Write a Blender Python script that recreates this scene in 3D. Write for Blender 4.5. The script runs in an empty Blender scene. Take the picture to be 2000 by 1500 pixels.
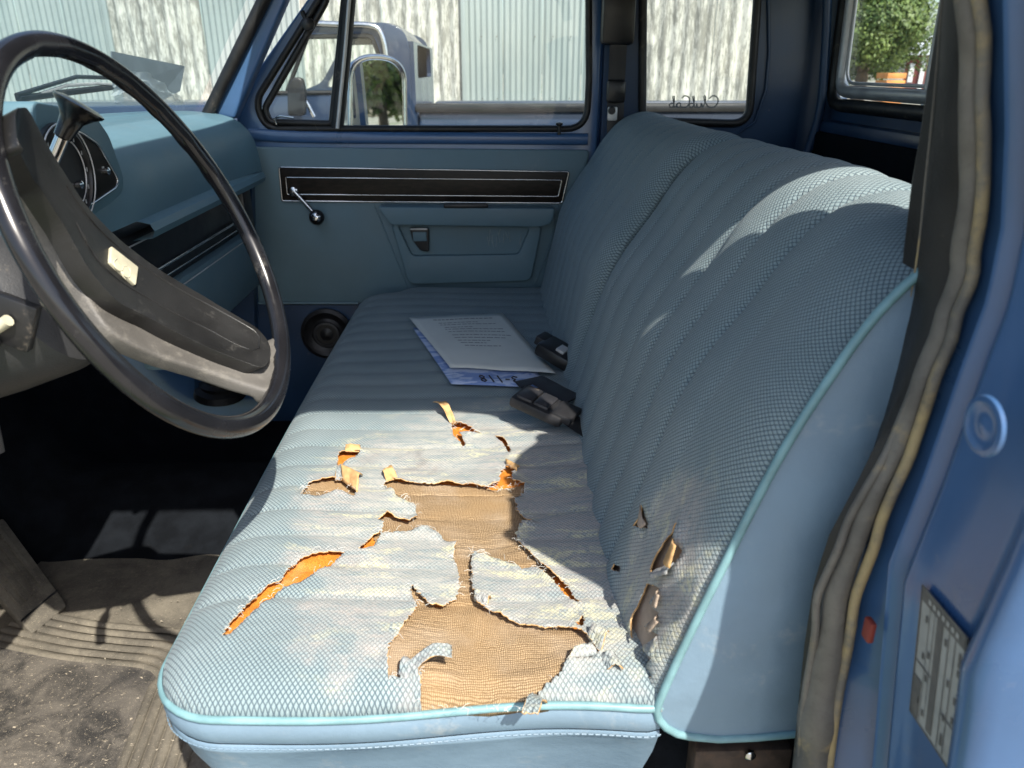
import bpy, bmesh, math, random
import numpy as np
from mathutils import Vector, Matrix, noise
from mathutils.geometry import delaunay_2d_cdt
random.seed(7); rng = np.random.default_rng(7)
scn = bpy.context.scene
col = scn.collection
rad = math.radians

# ------------------------------------------------------------------ camera, sky, sun, exposure
PITCH, YAW, FPX = rad(22.3), rad(1.7), 1500.0          # z = 0 is the height of the lens, the ground is 1.6 m below
cam = bpy.data.cameras.new('camera'); camo = bpy.data.objects.new('camera', cam); col.objects.link(camo)
camo.rotation_euler = (rad(90) - PITCH, 0, -YAW)
cam.sensor_width = 36; cam.lens = 36 * FPX / 2000; cam.clip_start = .02; cam.clip_end = 400
cam.dof.use_dof = True; cam.dof.focus_distance = 1.25; cam.dof.aperture_fstop = 8
scn.camera = camo
SAZ, SEL = rad(27), rad(50.5)
SD = Vector((-math.sin(SAZ) * math.cos(SEL), math.cos(SAZ) * math.cos(SEL), -math.sin(SEL)))
world = bpy.data.worlds.new('World'); scn.world = world; world.use_nodes = True
wn = world.node_tree; wn.nodes.clear()
sky = wn.nodes.new('ShaderNodeTexSky'); sky.sky_type = 'NISHITA'; sky.sun_disc = False
sky.sun_elevation = SEL; sky.sun_rotation = rad(153); sky.air_density = 1.0; sky.dust_density = 2.0
bg = wn.nodes.new('ShaderNodeBackground'); bg.inputs[1].default_value = .14
wo = wn.nodes.new('ShaderNodeOutputWorld')
wn.links.new(sky.outputs[0], bg.inputs[0]); wn.links.new(bg.outputs[0], wo.inputs[0])
sun = bpy.data.lights.new('sun', 'SUN'); sun.energy = 4.6; sun.angle = rad(.53); sun.color = (1, .94, .84)
suno = bpy.data.objects.new('sun', sun); col.objects.link(suno); suno.rotation_euler = SD.to_track_quat('-Z', 'Y').to_euler()
scn.view_settings.view_transform = 'Standard'; scn.view_settings.look = 'None'
scn.view_settings.exposure = .88; scn.view_settings.gamma = 1

# ------------------------------------------------------------------ measuring helpers: photograph pixel -> point on a known plane
_f = np.array([math.sin(YAW) * math.cos(PITCH), math.cos(YAW) * math.cos(PITCH), -math.sin(PITCH)])
_r = np.array([math.cos(YAW), -math.sin(YAW), 0.]); _u = np.cross(_r, _f)
def ray(px, py): return _f + _r * (px - 1000) / FPX - _u * (py - 750) / FPX
def P(px, py, x=None, y=None, z=None):
    d = ray(px, py); s = x / d[0] if x is not None else y / d[1] if y is not None else z / d[2]
    return d * s
def PL(px, py, c, n):
    d = ray(px, py); return d * ((np.asarray(c) @ np.asarray(n)) / (d @ np.asarray(n)))
def proj(p):
    d = p @ _f; return np.stack([1000 + FPX * (p @ _r) / d, 750 - FPX * (p @ _u) / d], -1)

# ------------------------------------------------------------------ object helpers
def tag(o, label=None, cat=None, group=None, kind=None):
    if label: o['label'] = label
    if cat: o['category'] = cat
    if group: o['group'] = group
    if kind: o['kind'] = kind
    return o
def thing(name, loc, label, cat, group=None):
    o = bpy.data.objects.new(name, None); col.objects.link(o); o.location = loc; o.empty_display_size = .05
    return tag(o, label, cat, group)
def obj(name, V, Fc, mat, parent=None, smooth=None, uv=None, mids=None):
    me = bpy.data.meshes.new(name); me.from_pydata([tuple(map(float, v)) for v in V], [], [tuple(map(int, q)) for q in Fc]); me.update()
    return finish(name, me, mat, parent, smooth, uv, mids)
def finish(name, me, mat, parent=None, smooth=None, uv=None, mids=None):
    for m in (mat if isinstance(mat, (list, tuple)) else [mat]): me.materials.append(m)
    if uv is not None:
        l = me.uv_layers.new(name='UVMap'); uv = np.asarray(uv, float)
        vi = np.empty(len(me.loops), np.int32); me.loops.foreach_get('vertex_index', vi)
        l.data.foreach_set('uv', uv[vi].ravel().astype(np.float32))
    if mids is not None: me.polygons.foreach_set('material_index', np.asarray(mids, np.int32))
    if smooth is not None:
        me.shade_smooth()
        if smooth < 180: me.set_sharp_from_angle(angle=rad(smooth))
    o = bpy.data.objects.new(name, me); col.objects.link(o)
    if parent:
        o.parent = parent
        o.matrix_parent_inverse = world_of(parent).inverted()
    return o
def world_of(o):
    m = Matrix.LocRotScale(o.location, o.rotation_euler.to_quaternion(), o.scale)
    if o.parent: m = world_of(o.parent) @ o.matrix_parent_inverse @ m
    return m
class MB:                                                  # collects shapes that form ONE part
    def __init__(s): s.V = []; s.F = []
    def add(s, V, Fc):
        n = len(s.V); s.V += [tuple(map(float, v)) for v in V]; s.F += [tuple(int(i) + n for i in q) for q in Fc]; return s
    def build(s, name, mat, parent=None, smooth=40): return obj(name, s.V, s.F, mat, parent, smooth)
def g_tube(path, r, seg=10, closed=False, caps=True, flat=1.0, up=None):
    p = np.asarray(path, float); n = len(p); V = []; Fc = []
    R = np.full(n, r) if np.isscalar(r) else np.asarray(r, float)
    T = np.roll(p, -1, 0) - np.roll(p, 1, 0) if closed else np.gradient(p, axis=0)
    T /= np.linalg.norm(T, axis=1)[:, None] + 1e-12
    N = np.asarray(up, float) if up is not None else np.array([0, 0, 1.]) if abs(T[0][2]) < .9 else np.array([1., 0, 0])
    for i in range(n):
        N = N - T[i] * (N @ T[i]); N /= np.linalg.norm(N) + 1e-12; B = np.cross(T[i], N)
        for k in range(seg):
            a = 2 * math.pi * k / seg; V.append(p[i] + R[i] * (math.cos(a) * N * flat + math.sin(a) * B))
    m = n if closed else n - 1
    for i in range(m):
        j = (i + 1) % n
        for k in range(seg):
            l = (k + 1) % seg; Fc.append((i * seg + k, i * seg + l, j * seg + l, j * seg + k))
    if caps and not closed:
        Fc.append(tuple(range(seg))[::-1]); Fc.append(tuple((n - 1) * seg + k for k in range(seg)))
    return V, Fc
def tube(name, path, r, mat, parent=None, seg=10, closed=False, flat=1.0, up=None, smooth=60):
    return obj(name, *g_tube(path, r, seg, closed, True, flat, up), mat, parent, smooth)
def g_box(c, size, bevel=0, rot=None, seg=2):
    bm = bmesh.new(); bmesh.ops.create_cube(bm, size=1)
    for v in bm.verts: v.co = Vector((v.co.x * size[0], v.co.y * size[1], v.co.z * size[2]))
    if bevel: bmesh.ops.bevel(bm, geom=list(bm.edges), offset=bevel, segments=seg, affect='EDGES', profile=.5)
    M = Matrix.Translation(Vector(c)) @ (rot.to_4x4() if rot is not None else Matrix.Identity(4))
    bm.transform(M); bm.verts.index_update()
    V = [tuple(v.co) for v in bm.verts]; Fc = [tuple(v.index for v in q.verts) for q in bm.faces]; bm.free(); return V, Fc
def box(name, c, size, mat, parent=None, bevel=0, rot=None, smooth=35):
    return obj(name, *g_box(c, size, bevel, rot), mat, parent, smooth)
def frame_of(n, up=(0, 0, 1)):
    n = np.asarray(n, float); n = n / np.linalg.norm(n); a = np.cross(up, n)
    if np.linalg.norm(a) < 1e-6: a = np.cross((1, 0, 0), n)
    a /= np.linalg.norm(a); return a, np.cross(n, a), n
def g_lathe(prof, o, axis, seg=32, cap=True):
    a, b, n = frame_of(axis); o = np.asarray(o, float); V = []; Fc = []
    for (r, h) in prof:
        for k in range(seg):
            t = 2 * math.pi * k / seg; V.append(o + n * h + r * (math.cos(t) * a + math.sin(t) * b))
    for i in range(len(prof) - 1):
        for k in range(seg):
            l = (k + 1) % seg; Fc.append((i * seg + k, i * seg + l, (i + 1) * seg + l, (i + 1) * seg + k))
    if cap:
        Fc.append(tuple(range(seg))[::-1]); Fc.append(tuple((len(prof) - 1) * seg + k for k in range(seg)))
    return V, Fc
def lathe(name, prof, o, axis, mat, parent=None, seg=32, smooth=40, cap=True):
    return obj(name, *g_lathe(prof, o, axis, seg, cap), mat, parent, smooth)
def surf(name, nu, nv, fn, mat, parent=None, smooth=60, uvf=None, flip=False):
    V = [fn(i / nu, j / nv) for i in range(nu + 1) for j in range(nv + 1)]
    W = nv + 1; Fc = [(i * W + j, (i + 1) * W + j, (i + 1) * W + j + 1, i * W + j + 1) for i in range(nu) for j in range(nv)]
    if flip: Fc = [q[::-1] for q in Fc]
    uv = None if uvf is None else [uvf(i / nu, j / nv) for i in range(nu + 1) for j in range(nv + 1)]
    return obj(name, V, Fc, mat, parent, smooth, uv)
def roundpoly(pts, r, n=5):
    out = []; N = len(pts); R = r if isinstance(r, (list, tuple)) else [r] * N
    for i in range(N):
        p = np.asarray(pts[i], float); a = np.asarray(pts[i - 1], float); b = np.asarray(pts[(i + 1) % N], float)
        if R[i] <= 0: out.append(p); continue
        da = a - p; db = b - p; la = np.linalg.norm(da); lb = np.linalg.norm(db); k = min(R[i], la * .49, lb * .49)
        p0 = p + da / la * k; p1 = p + db / lb * k
        for j in range(n + 1):
            t = j / n; out.append((1 - t) ** 2 * p0 + 2 * t * (1 - t) * p + t * t * p1)
    return out
def inside(pt, poly):
    poly = np.asarray(poly); x, y = pt[..., 0], pt[..., 1]; c = np.zeros(x.shape, bool); n = len(poly); j = n - 1
    for i in range(n):
        xi, yi = poly[i]; xj, yj = poly[j]
        if yi != yj: c ^= ((yi > y) != (yj > y)) & (x < (xj - xi) * (y - yi) / (yj - yi) + xi)
        j = i
    return c
def cdt(outer, holes=(), extra=None):
    pts = [tuple(p) for p in outer]; E = [(i, (i + 1) % len(pts)) for i in range(len(pts))]
    for h in holes:
        s = len(pts); pts += [tuple(p) for p in h]; E += [(s + i, s + (i + 1) % len(h)) for i in range(len(h))]
    if extra is not None: pts += [tuple(p) for p in extra]
    V, _, Fc, *_ = delaunay_2d_cdt([Vector((float(p[0]), float(p[1]))) for p in pts], E, [], 0, 1e-6)
    V = np.array([(v.x, v.y) for v in V]); Fc = np.array([tuple(q) for q in Fc])
    c = V[Fc].mean(1); keep = inside(c, outer)
    for h in holes: keep &= ~inside(c, h)
    Fc = Fc[keep]; u = np.unique(Fc); m = np.full(len(V), -1); m[u] = np.arange(len(u))
    return V[u], m[Fc]
def plate(name, outer, holes, f3, t, mat, parent=None, smooth=30, bevel=0, extra=None):
    """flat piece: 2-D outline (+ holes) mapped by f3(a, b, depth); front at depth 0, back at depth t"""
    V2, T = cdt(outer, holes, extra); n = len(V2)
    V = [f3(a, b, 0.) for a, b in V2] + [f3(a, b, t) for a, b in V2]
    cnt = {}
    for q in T:
        for i in range(3): cnt[(q[i], q[(i + 1) % 3])] = 1
    Fc = [tuple(q) for q in T] + [tuple(i + n for i in q[::-1]) for q in T]
    for (i, j) in cnt:
        if (j, i) not in cnt: Fc.append((j, i, i + n, j + n))
    bm = bmesh.new(); vs = [bm.verts.new(tuple(map(float, v))) for v in V]
    for q in Fc:
        try: bm.faces.new([vs[int(i)] for i in q])
        except ValueError: pass
    bmesh.ops.recalc_face_normals(bm, faces=bm.faces)
    if bevel:
        bmesh.ops.dissolve_limit(bm, angle_limit=rad(1), verts=bm.verts, edges=bm.edges)
        ed = [e for e in bm.edges if len(e.link_faces) == 2 and e.calc_face_angle() > rad(50)]
        bmesh.ops.bevel(bm, geom=ed, offset=bevel, segments=3, affect='EDGES', profile=.5, clamp_overlap=True)
        bmesh.ops.triangulate(bm, faces=[q for q in bm.faces if len(q.verts) > 4])
    me = bpy.data.meshes.new(name); bm.to_mesh(me); bm.free()
    return finish(name, me, mat, parent, smooth)
def onY(Y): return lambda a, b, t: (a, Y + t, b)            # plate in an XZ plane
def onX(X): return lambda a, b, t: (X + t, a, b)
def onZ(Z): return lambda a, b, t: (a, b, Z + t)
def XZ(pp, Y): return [P(a, b, y=Y)[[0, 2]] for a, b in pp]
def spline(pts, n):
    p = np.asarray(pts, float); d = np.r_[0, np.cumsum(np.linalg.norm(np.diff(p, axis=0), axis=1))]
    q = np.vstack([2 * p[0] - p[1], p, 2 * p[-1] - p[-2]]); out = []
    for s in np.linspace(0, d[-1], n):
        i = min(np.searchsorted(d, s, 'right') - 1, len(p) - 2); t = (s - d[i]) / (d[i + 1] - d[i])
        a, b, c, e = q[i:i + 4]
        out.append(.5 * (2 * b + (c - a) * t + (2 * a - 5 * b + 4 * c - e) * t * t + (3 * b - a - 3 * c + e) * t ** 3))
    return np.array(out)
def sstep(a, b, x): t = np.clip((np.asarray(x, float) - a) / (b - a), 0, 1); return t * t * (3 - 2 * t)

# ------------------------------------------------------------------ materials
class NT:
    def __init__(s, name):
        s.m = bpy.data.materials.new(name); s.m.use_nodes = True; s.t = s.m.node_tree
        s.b = s.t.nodes['Principled BSDF']; s.out = s.t.nodes['Material Output']
    def n(s, typ, **k):
        x = s.t.nodes.new('ShaderNode' + typ)
        for a, v in k.items(): setattr(x, a, v)
        return x
    def L(s, a, b): s.t.links.new(a, b)
    def put(s, sock, v):
        if v is None: return
        if hasattr(v, 'is_output'): s.L(v, sock)
        else: sock.default_value = v
    def math(s, op, a, b=None, c=None, clamp=False):
        x = s.n('Math', operation=op, use_clamp=clamp); s.put(x.inputs[0], a); s.put(x.inputs[1], b); s.put(x.inputs[2], c); return x.outputs[0]
    def mix(s, f, a, b, mode='MIX'):
        x = s.n('Mix', data_type='RGBA', blend_type=mode); s.put(x.inputs[0], f)
        s.put(x.inputs[6], c4(a)); s.put(x.inputs[7], c4(b)); return x.outputs[2]
    def ramp(s, v, lo, hi, a=0., b=1.):
        x = s.n('MapRange', interpolation_type='SMOOTHSTEP'); s.put(x.inputs[0], v)
        for i, q in enumerate((lo, hi, a, b)): x.inputs[i + 1].default_value = q
        return x.outputs[0]
    def noise(s, scale, detail=4, rough=.55, vec=None, dist=0., sc=None):
        if vec is None: vec = s.coord()
        if sc is not None:
            mp = s.n('Mapping'); s.L(vec, mp.inputs[0]); mp.inputs['Scale'].default_value = sc; vec = mp.outputs[0]
        x = s.n('TexNoise'); s.L(vec, x.inputs['Vector']); x.inputs['Scale'].default_value = scale
        x.inputs['Detail'].default_value = detail; x.inputs['Roughness'].default_value = rough; x.inputs['Distortion'].default_value = dist
        return x.outputs[0]
    def coord(s):
        if not hasattr(s, '_tc'): s._tc = s.n('NewGeometry')
        return s._tc.outputs['Position']
    def uv(s):
        if not hasattr(s, '_uv'): s._uv = s.n('TexCoord')
        return s._uv.outputs['UV']
    def sep(s, v):
        x = s.n('SeparateXYZ'); s.L(v, x.inputs[0]); return x.outputs
    def bump(s, h, strength=.3, dist=.002, normal=None):
        x = s.n('Bump'); x.inputs['Strength'].default_value = strength; x.inputs['Distance'].default_value = dist
        s.L(h, x.inputs['Height'])
        if normal is not None: s.L(normal, x.inputs['Normal'])
        return x.outputs[0]
    def set(s, color=None, rough=None, metal=None, normal=None, **k):
        if color is not None: s.put(s.b.inputs['Base Color'], c4(color))
        s.put(s.b.inputs['Roughness'], rough); s.put(s.b.inputs['Metallic'], metal)
        if normal is not None: s.L(normal, s.b.inputs['Normal'])
        for a, v in k.items(): s.put(s.b.inputs[a.replace('_', ' ')], v)
        return s.m
def c4(c):
    if hasattr(c, 'is_output') or not isinstance(c, (tuple, list)): return c
    return tuple(c) + (1,) if len(c) == 3 else tuple(c)
def pmat(name, color, rough=.5, metal=0., var=.15, vscale=9., dust=None, dustamt=.0, dustscale=14., grain=0., gscale=900., rv=.1, lump=0., lscale=40., **k):
    t = NT(name); c = tuple(color)
    n1 = t.noise(vscale, 5); f = t.ramp(n1, .3, .7)
    cc = t.mix(f, tuple(x * (1 - var) for x in c), tuple(min(1, x * (1 + var)) for x in c))
    if dust is not None:
        d1 = t.noise(dustscale, 8, .65, dist=.4); d2 = t.noise(dustscale * 9, 3, .6)
        dm = t.math('MULTIPLY', t.ramp(t.math('ADD', t.math('MULTIPLY', d1, .75), t.math('MULTIPLY', d2, .25)), .62 - dustamt * .35, .82 - dustamt * .3), min(1, .45 + dustamt * .5))
        cc = t.mix(dm, cc, dust)
        rr = t.math('ADD', t.ramp(n1, .3, .7, rough - rv, rough + rv), t.math('MULTIPLY', dm, .35), clamp=True)
    else: rr = t.ramp(n1, .3, .7, max(0, rough - rv), min(1, rough + rv))
    nm = None
    if lump: nm = t.bump(t.noise(lscale, 3), lump, .006)
    if grain: nm = t.bump(t.noise(gscale, 2), grain, .0008, nm)
    return t.set(cc, rr, metal, nm, **k)
DUST = (.30, .25, .19)
M = {}
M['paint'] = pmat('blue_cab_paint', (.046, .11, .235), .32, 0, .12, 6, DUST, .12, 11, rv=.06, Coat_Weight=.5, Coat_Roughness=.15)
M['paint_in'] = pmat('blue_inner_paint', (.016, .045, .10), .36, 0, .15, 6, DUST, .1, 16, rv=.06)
M['vinyl'] = pmat('blue_vinyl', (.16, .238, .31), .5, 0, .09, 7, (.40, .41, .40), .22, 12, grain=.25, gscale=700, lump=.25, lscale=26)
M['card'] = pmat('door_card_vinyl', (.11, .185, .222), .5, 0, .08, 5, (.25, .28, .28), .06, 12, grain=.2, gscale=800)
M['dash'] = pmat('dash_pad_vinyl', (.085, .165, .205), .48, 0, .08, 6, (.3, .31, .3), .1, 18, grain=.3, gscale=600)
M['piping'] = pmat('teal_piping', (.17, .31, .335), .42, 0, .15, 30, (.3, .3, .27), .15, 40)
M['black'] = pmat('black_plastic', (.012, .012, .013), .38, 0, .2, 12, DUST, .12, 25, grain=.2)
M['blackgloss'] = pmat('black_gloss_rim', (.012, .012, .014), .22, 0, .2, 18, (.20, .19, .17), .14, 22, rv=.10)
M['greyarm'] = pmat('dusty_grey_spoke', (.10, .094, .085), .6, 0, .14, 12, (.20, .185, .16), .4, 60, grain=.7, gscale=650)
M['pad'] = pmat('black_horn_pad', (.014, .014, .014), .42, 0, .2, 15, (.11, .105, .095), .2, 40, grain=.35, gscale=600)
M['shroud'] = pmat('grey_column_shroud', (.035, .036, .038), .5, 0, .2, 8, DUST, .2, 20, grain=.5, gscale=500)
M['rubber'] = pmat('black_rubber', (.010, .010, .010), .5, 0, .25, 25, DUST, .18, 30)
M['chrome'] = pmat('chrome', (.62, .62, .62), .16, 1, .1, 30, rv=.07)
M['alu'] = pmat('brushed_aluminium', (.55, .55, .54), .42, .45, .1, 30)
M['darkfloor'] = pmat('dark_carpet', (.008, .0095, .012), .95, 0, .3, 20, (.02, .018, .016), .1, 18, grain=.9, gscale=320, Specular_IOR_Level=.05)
M['cream'] = pmat('cream_plastic', (.52, .49, .36), .4, 0, .12, 40, (.3, .27, .2), .2, 60)
M['belt'] = pmat('black_belt', (.013, .013, .015), .55, 0, .2, 30, DUST, .1, 40)
M['buckle'] = pmat('grey_buckle', (.026, .026, .030), .42, 0, .2, 30, DUST, .15, 40)
M['paper'] = pmat('paper', (.56, .58, .54), .75, 0, .05, 12)
M['ink'] = pmat('ink', (.03, .03, .04), .7)
M['fadedink'] = pmat('faded_print', (.17, .18, .18), .7)
M['wood'] = pmat('stick_wood', (.40, .33, .25), .7, 0, .3, 60)
M['red'] = pmat('red_reflector', (.20, .03, .018), .5)
M['yellow'] = pmat('yellow_tag', (.65, .55, .03), .5)
M['tealglass'] = pmat('plain_grey', (.1, .1, .1), .5)  # mid grey with slight variation, used by no part
M['orange'] = pmat('orange_timber', (.62, .25, .07), .7, 0, .25, 3)
M['redbarn'] = pmat('red_barn_boards', (.16, .035, .03), .7, 0, .25, 2)
M['white'] = pmat('white_trim', (.75, .75, .75), .6)
M['roofgrey'] = pmat('pale_metal_roof', (.55, .58, .62), .45, 0, .1, .5)
M['truckpaint'] = pmat('dark_blue_truck_paint', (.018, .032, .065), .28, 0, .1, 3, (.2, .21, .23), .08, 4, Coat_Weight=.6, Coat_Roughness=.08)
M['rust'] = pmat('rusty_bracket', (.07, .048, .035), .75, .2, .4, 40, (.2, .12, .07), .3, 50, grain=.6, gscale=200)

def glass(name, tint=(.9, .96, .94), gloss=.06, haze=0., hazecol=(.6, .65, .66)):
    t = NT(name); t.t.nodes.remove(t.b)
    tr = t.n('BsdfTransparent'); tr.inputs[0].default_value = c4(tint)
    gl = t.n('BsdfGlossy'); gl.inputs['Roughness'].default_value = .02
    ge = t.n('NewGeometry'); dt = t.n('VectorMath', operation='DOT_PRODUCT'); t.L(ge.outputs['Incoming'], dt.inputs[0]); t.L(ge.outputs['Normal'], dt.inputs[1])
    fr_ = t.math('ADD', t.math('MULTIPLY', t.math('POWER', t.math('SUBTRACT', 1, t.math('ABSOLUTE', dt.outputs['Value'])), 5), .92), gloss)   # same from both sides of a thin pane
    mx = t.n('MixShader'); t.L(fr_, mx.inputs[0]); t.L(tr.outputs[0], mx.inputs[1]); t.L(gl.outputs[0], mx.inputs[2])
    o = mx.outputs[0]
    if haze:
        df = t.n('BsdfDiffuse'); df.inputs[0].default_value = c4(hazecol)
        m2 = t.n('MixShader'); hz = t.math('MULTIPLY', t.ramp(t.noise(8, 6, .6), .25, .8), haze * 2)
        t.L(hz, m2.inputs[0]); t.L(o, m2.inputs[1]); t.L(df.outputs[0], m2.inputs[2]); o = m2.outputs[0]
    t.L(o, t.out.inputs[0]); return t.m
M['glass'] = glass('window_glass', haze=.025)
M['windshield'] = glass('windshield_glass', (.80, .90, .90), haze=.10)

def net(name, back=False):
    """woven cloth: rounded diamond cells in a dark net, pleat-aligned UVs in metres"""
    t = NT(name); u, v, _ = t.sep(t.uv())
    wob = t.noise(60, 2); wv = t.math('MULTIPLY', t.math('SUBTRACT', wob, .5), .22)
    s = t.math('ADD', t.math('ADD', t.math('DIVIDE', u, .0064), t.math('DIVIDE', v, .0056)), wv)
    q = t.math('ADD', t.math('SUBTRACT', t.math('DIVIDE', u, .0064), t.math('DIVIDE', v, .0056)), wv)
    def tri(a): return t.math('ABSOLUTE', t.math('SUBTRACT', t.math('MULTIPLY', t.math('FRACT', a), 2), 1))
    d1, d2 = tri(s), tri(q)
    rr = t.math('POWER', t.math('ADD', t.math('POWER', d1, 4.), t.math('POWER', d2, 4.)), .25)   # rounded square
    cell = t.ramp(rr, 1.06, .56)
    big = t.noise(7, 4); fine = t.noise(900, 3)
    light = t.mix(t.ramp(big, .3, .7), (.235, .305, .312), (.295, .362, .365))
    light = t.mix(t.math('MULTIPLY', t.ramp(fine, .3, .7), .45), light, (.14, .20, .235))
    dark = (.075, .115, .142)
    c = t.mix(cell, dark, light)
    seam = t.math('ABSOLUTE', t.math('SUBTRACT', t.math('FRACT', t.math('DIVIDE', t.math('SUBTRACT', u, (.735 if back else .742) + .2 - (.080 if back else .066) / 2), .080 if back else .066)), .5))
    sm_ = t.math('MULTIPLY', t.ramp(seam, .022, .010), t.ramp(u, .93, .935))
    c = t.mix(t.math('MULTIPLY', sm_, t.math('ADD', .35, t.math('MULTIPLY', t.math('SINE', t.math('MULTIPLY', v, 1500)), .3))), c, (.30, .37, .385))
    pos = t.coord(); x, y, z = t.sep(pos)
    # wear and dried residue round the driver's place: a stain with its own shape
    if not back:
        dx = t.math('DIVIDE', t.math('SUBTRACT', x, .0), .33); dy = t.math('DIVIDE', t.math('SUBTRACT', y, .93), .42)
        rr2 = t.math('SQRT', t.math('ADD', t.math('MULTIPLY', dx, dx), t.math('MULTIPLY', dy, dy)))
        region = t.ramp(t.math('ADD', rr2, t.math('MULTIPLY', t.math('SUBTRACT', t.noise(10, 5, .6), .5), .7)), 1.0, .55)
    else:
        dz = t.math('DIVIDE', t.math('ADD', z, .50), .16); dy = t.math('DIVIDE', t.math('SUBTRACT', y, .67), .12)
        rr2 = t.math('SQRT', t.math('ADD', t.math('MULTIPLY', dz, dz), t.math('MULTIPLY', dy, dy)))
        region = t.math('MULTIPLY', t.ramp(rr2, 1.05, .4), .75)
    w1 = t.noise(9, 7, .62, sc=(.55, 1.5, 1.), dist=.5)
    wear = t.math('MULTIPLY', t.ramp(t.math('ADD', w1, t.math('MULTIPLY', region, .40)), .50, .84), t.ramp(region, 0., .5), clamp=True)
    # pale film broken into streaks along the pleats, the weave still showing through
    stk = t.noise(34, 7, .75, sc=(.5, 2.6, 1.), dist=.7); spk = t.noise(190, 5, .75)
    film = t.math('MULTIPLY', wear, t.math('MULTIPLY', t.ramp(stk, .34, .58, .25, 1.), t.ramp(spk, .30, .58, .45, 1.)))
    c = t.mix(t.math('MULTIPLY', film, .86), c, t.mix(t.ramp(t.noise(5, 5, .65), .4, .6), (.365, .335, .31), (.42, .41, .375)))
    yel = t.math('MULTIPLY', t.ramp(t.noise(13, 6, .7, sc=(.5, 1.9, 1), dist=.9), .51, .62), t.math('MULTIPLY', region, t.ramp(spk, .38, .58)))
    c = t.mix(t.math('MULTIPLY', yel, .85), c, (.56, .54, .35))
    dirt = t.math('MULTIPLY', t.ramp(t.noise(7, 6, .65, dist=.6), .54, .68), .5)
    c = t.mix(t.math('MULTIPLY', dirt, region), c, (.19, .165, .15))
    hgt = t.math('ADD', t.math('MULTIPLY', cell, t.math('SUBTRACT', 1, t.math('MULTIPLY', film, .35))), t.math('MULTIPLY', fine, .12))
    nm = t.bump(t.noise(55, 3), .25, .004)
    nm = t.bump(hgt, .75, .0013, nm)
    return t.set(c, .72, 0, nm, Sheen_Weight=.12, Specular_IOR_Level=.3)
M['cloth'] = net('woven_seat_cloth'); M['clothb'] = net('woven_back_cloth', True)
def m_burlap():
    t = NT('tan_burlap'); x, y, z = t.sep(t.coord()); wb = t.noise(25, 4); wq = t.math('MULTIPLY', wb, .012)
    def thr(c_, p): return t.math('ABSOLUTE', t.math('SINE', t.math('MULTIPLY', t.math('ADD', c_, wq), math.pi / p)))
    a, b = thr(x, .0021), thr(y, .0024); n1 = t.noise(420, 3, .7); big = t.noise(14, 5)
    w = t.math('ADD', t.math('MULTIPLY', t.math('MULTIPLY', a, b), .65), t.math('MULTIPLY', n1, .5))
    c = t.mix(t.ramp(w, .25, .85), (.15, .095, .048), (.46, .335, .20))
    c = t.mix(t.math('MULTIPLY', t.ramp(big, .45, .7), .5), c, (.42, .335, .245))
    c = t.mix(t.math('MULTIPLY', t.ramp(t.noise(6, 3), .5, .7), .35), c, (.42, .26, .11))
    return t.set(c, .88, 0, t.bump(w, .8, .0014), Specular_IOR_Level=.2)
M['burlap'] = m_burlap()
def m_foam():
    t = NT('orange_foam'); a = t.noise(500, 3, .7); b = t.noise(30, 4)
    c = t.mix(t.ramp(a, .3, .7), (.44, .13, .008), (.70, .26, .025)); c = t.mix(t.math('MULTIPLY', t.ramp(b, .5, .75), .5), c, (.60, .36, .14))
    return t.set(c, .85, 0, t.bump(a, .9, .0016))
M['foam'] = m_foam()
M['flapback'] = pmat('orange_fabric_backing', (.55, .33, .14), .85, 0, .3, 60, (.5, .42, .3), .3, 60, grain=.8, gscale=500)
def m_woodgrain():
    t = NT('woodgrain_trim'); a = t.noise(30, 6, .6, sc=(1, .25, 4.)); c = t.mix(t.ramp(a, .35, .7), (.006, .005, .004), (.018, .012, .009))
    return t.set(c, .32, Specular_IOR_Level=.2)
M['woodgrain'] = m_woodgrain()
def m_strip(name='wear_strip_rubber', worn=.25):
    t = NT(name); a = t.noise(9, 6, .6); b = t.noise(120, 4, .7)
    c = t.mix(t.ramp(a, .35, .65), (.09, .082, .07), (.165, .15, .125))
    c = t.mix(t.math('MULTIPLY', t.ramp(b, .52, .75), .4), c, (.06, .052, .042))
    c = t.mix(t.math('MULTIPLY', t.ramp(t.noise(13, 6, .65), .62 - worn * .3, .76 - worn * .2), .8), c, (.42, .31, .14))
    return t.set(c, .6, 0, t.bump(b, .4, .0015))
M['striplip'] = m_strip('worn_lit_strip_lip', .8)  # yellower lip: worn rubber, with its sunlit edge put into the colour
M['strip'] = m_strip()
def m_mat():
    t = NT('dirty_rubber_mat'); a = t.noise(13, 8, .7, dist=.6); b = t.noise(160, 6, .75); g = t.noise(620, 3, .8); big = t.noise(4.5, 4)
    c = t.mix(t.ramp(a, .36, .64), (.022, .021, .020), (.12, .107, .09))
    c = t.mix(t.math('MULTIPLY', t.ramp(b, .56, .70), .75), c, (.40, .34, .25))
    c = t.mix(t.math('MULTIPLY', t.ramp(g, .62, .70), .8), c, (.55, .48, .37))
    c = t.mix(t.math('MULTIPLY', t.ramp(big, .5, .68), .5), c, (.045, .042, .040))
    return t.set(c, .78, 0, t.bump(t.math('ADD', b, t.math('MULTIPLY', g, .4)), .55, .003))
M['mat'] = m_mat()
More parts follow.
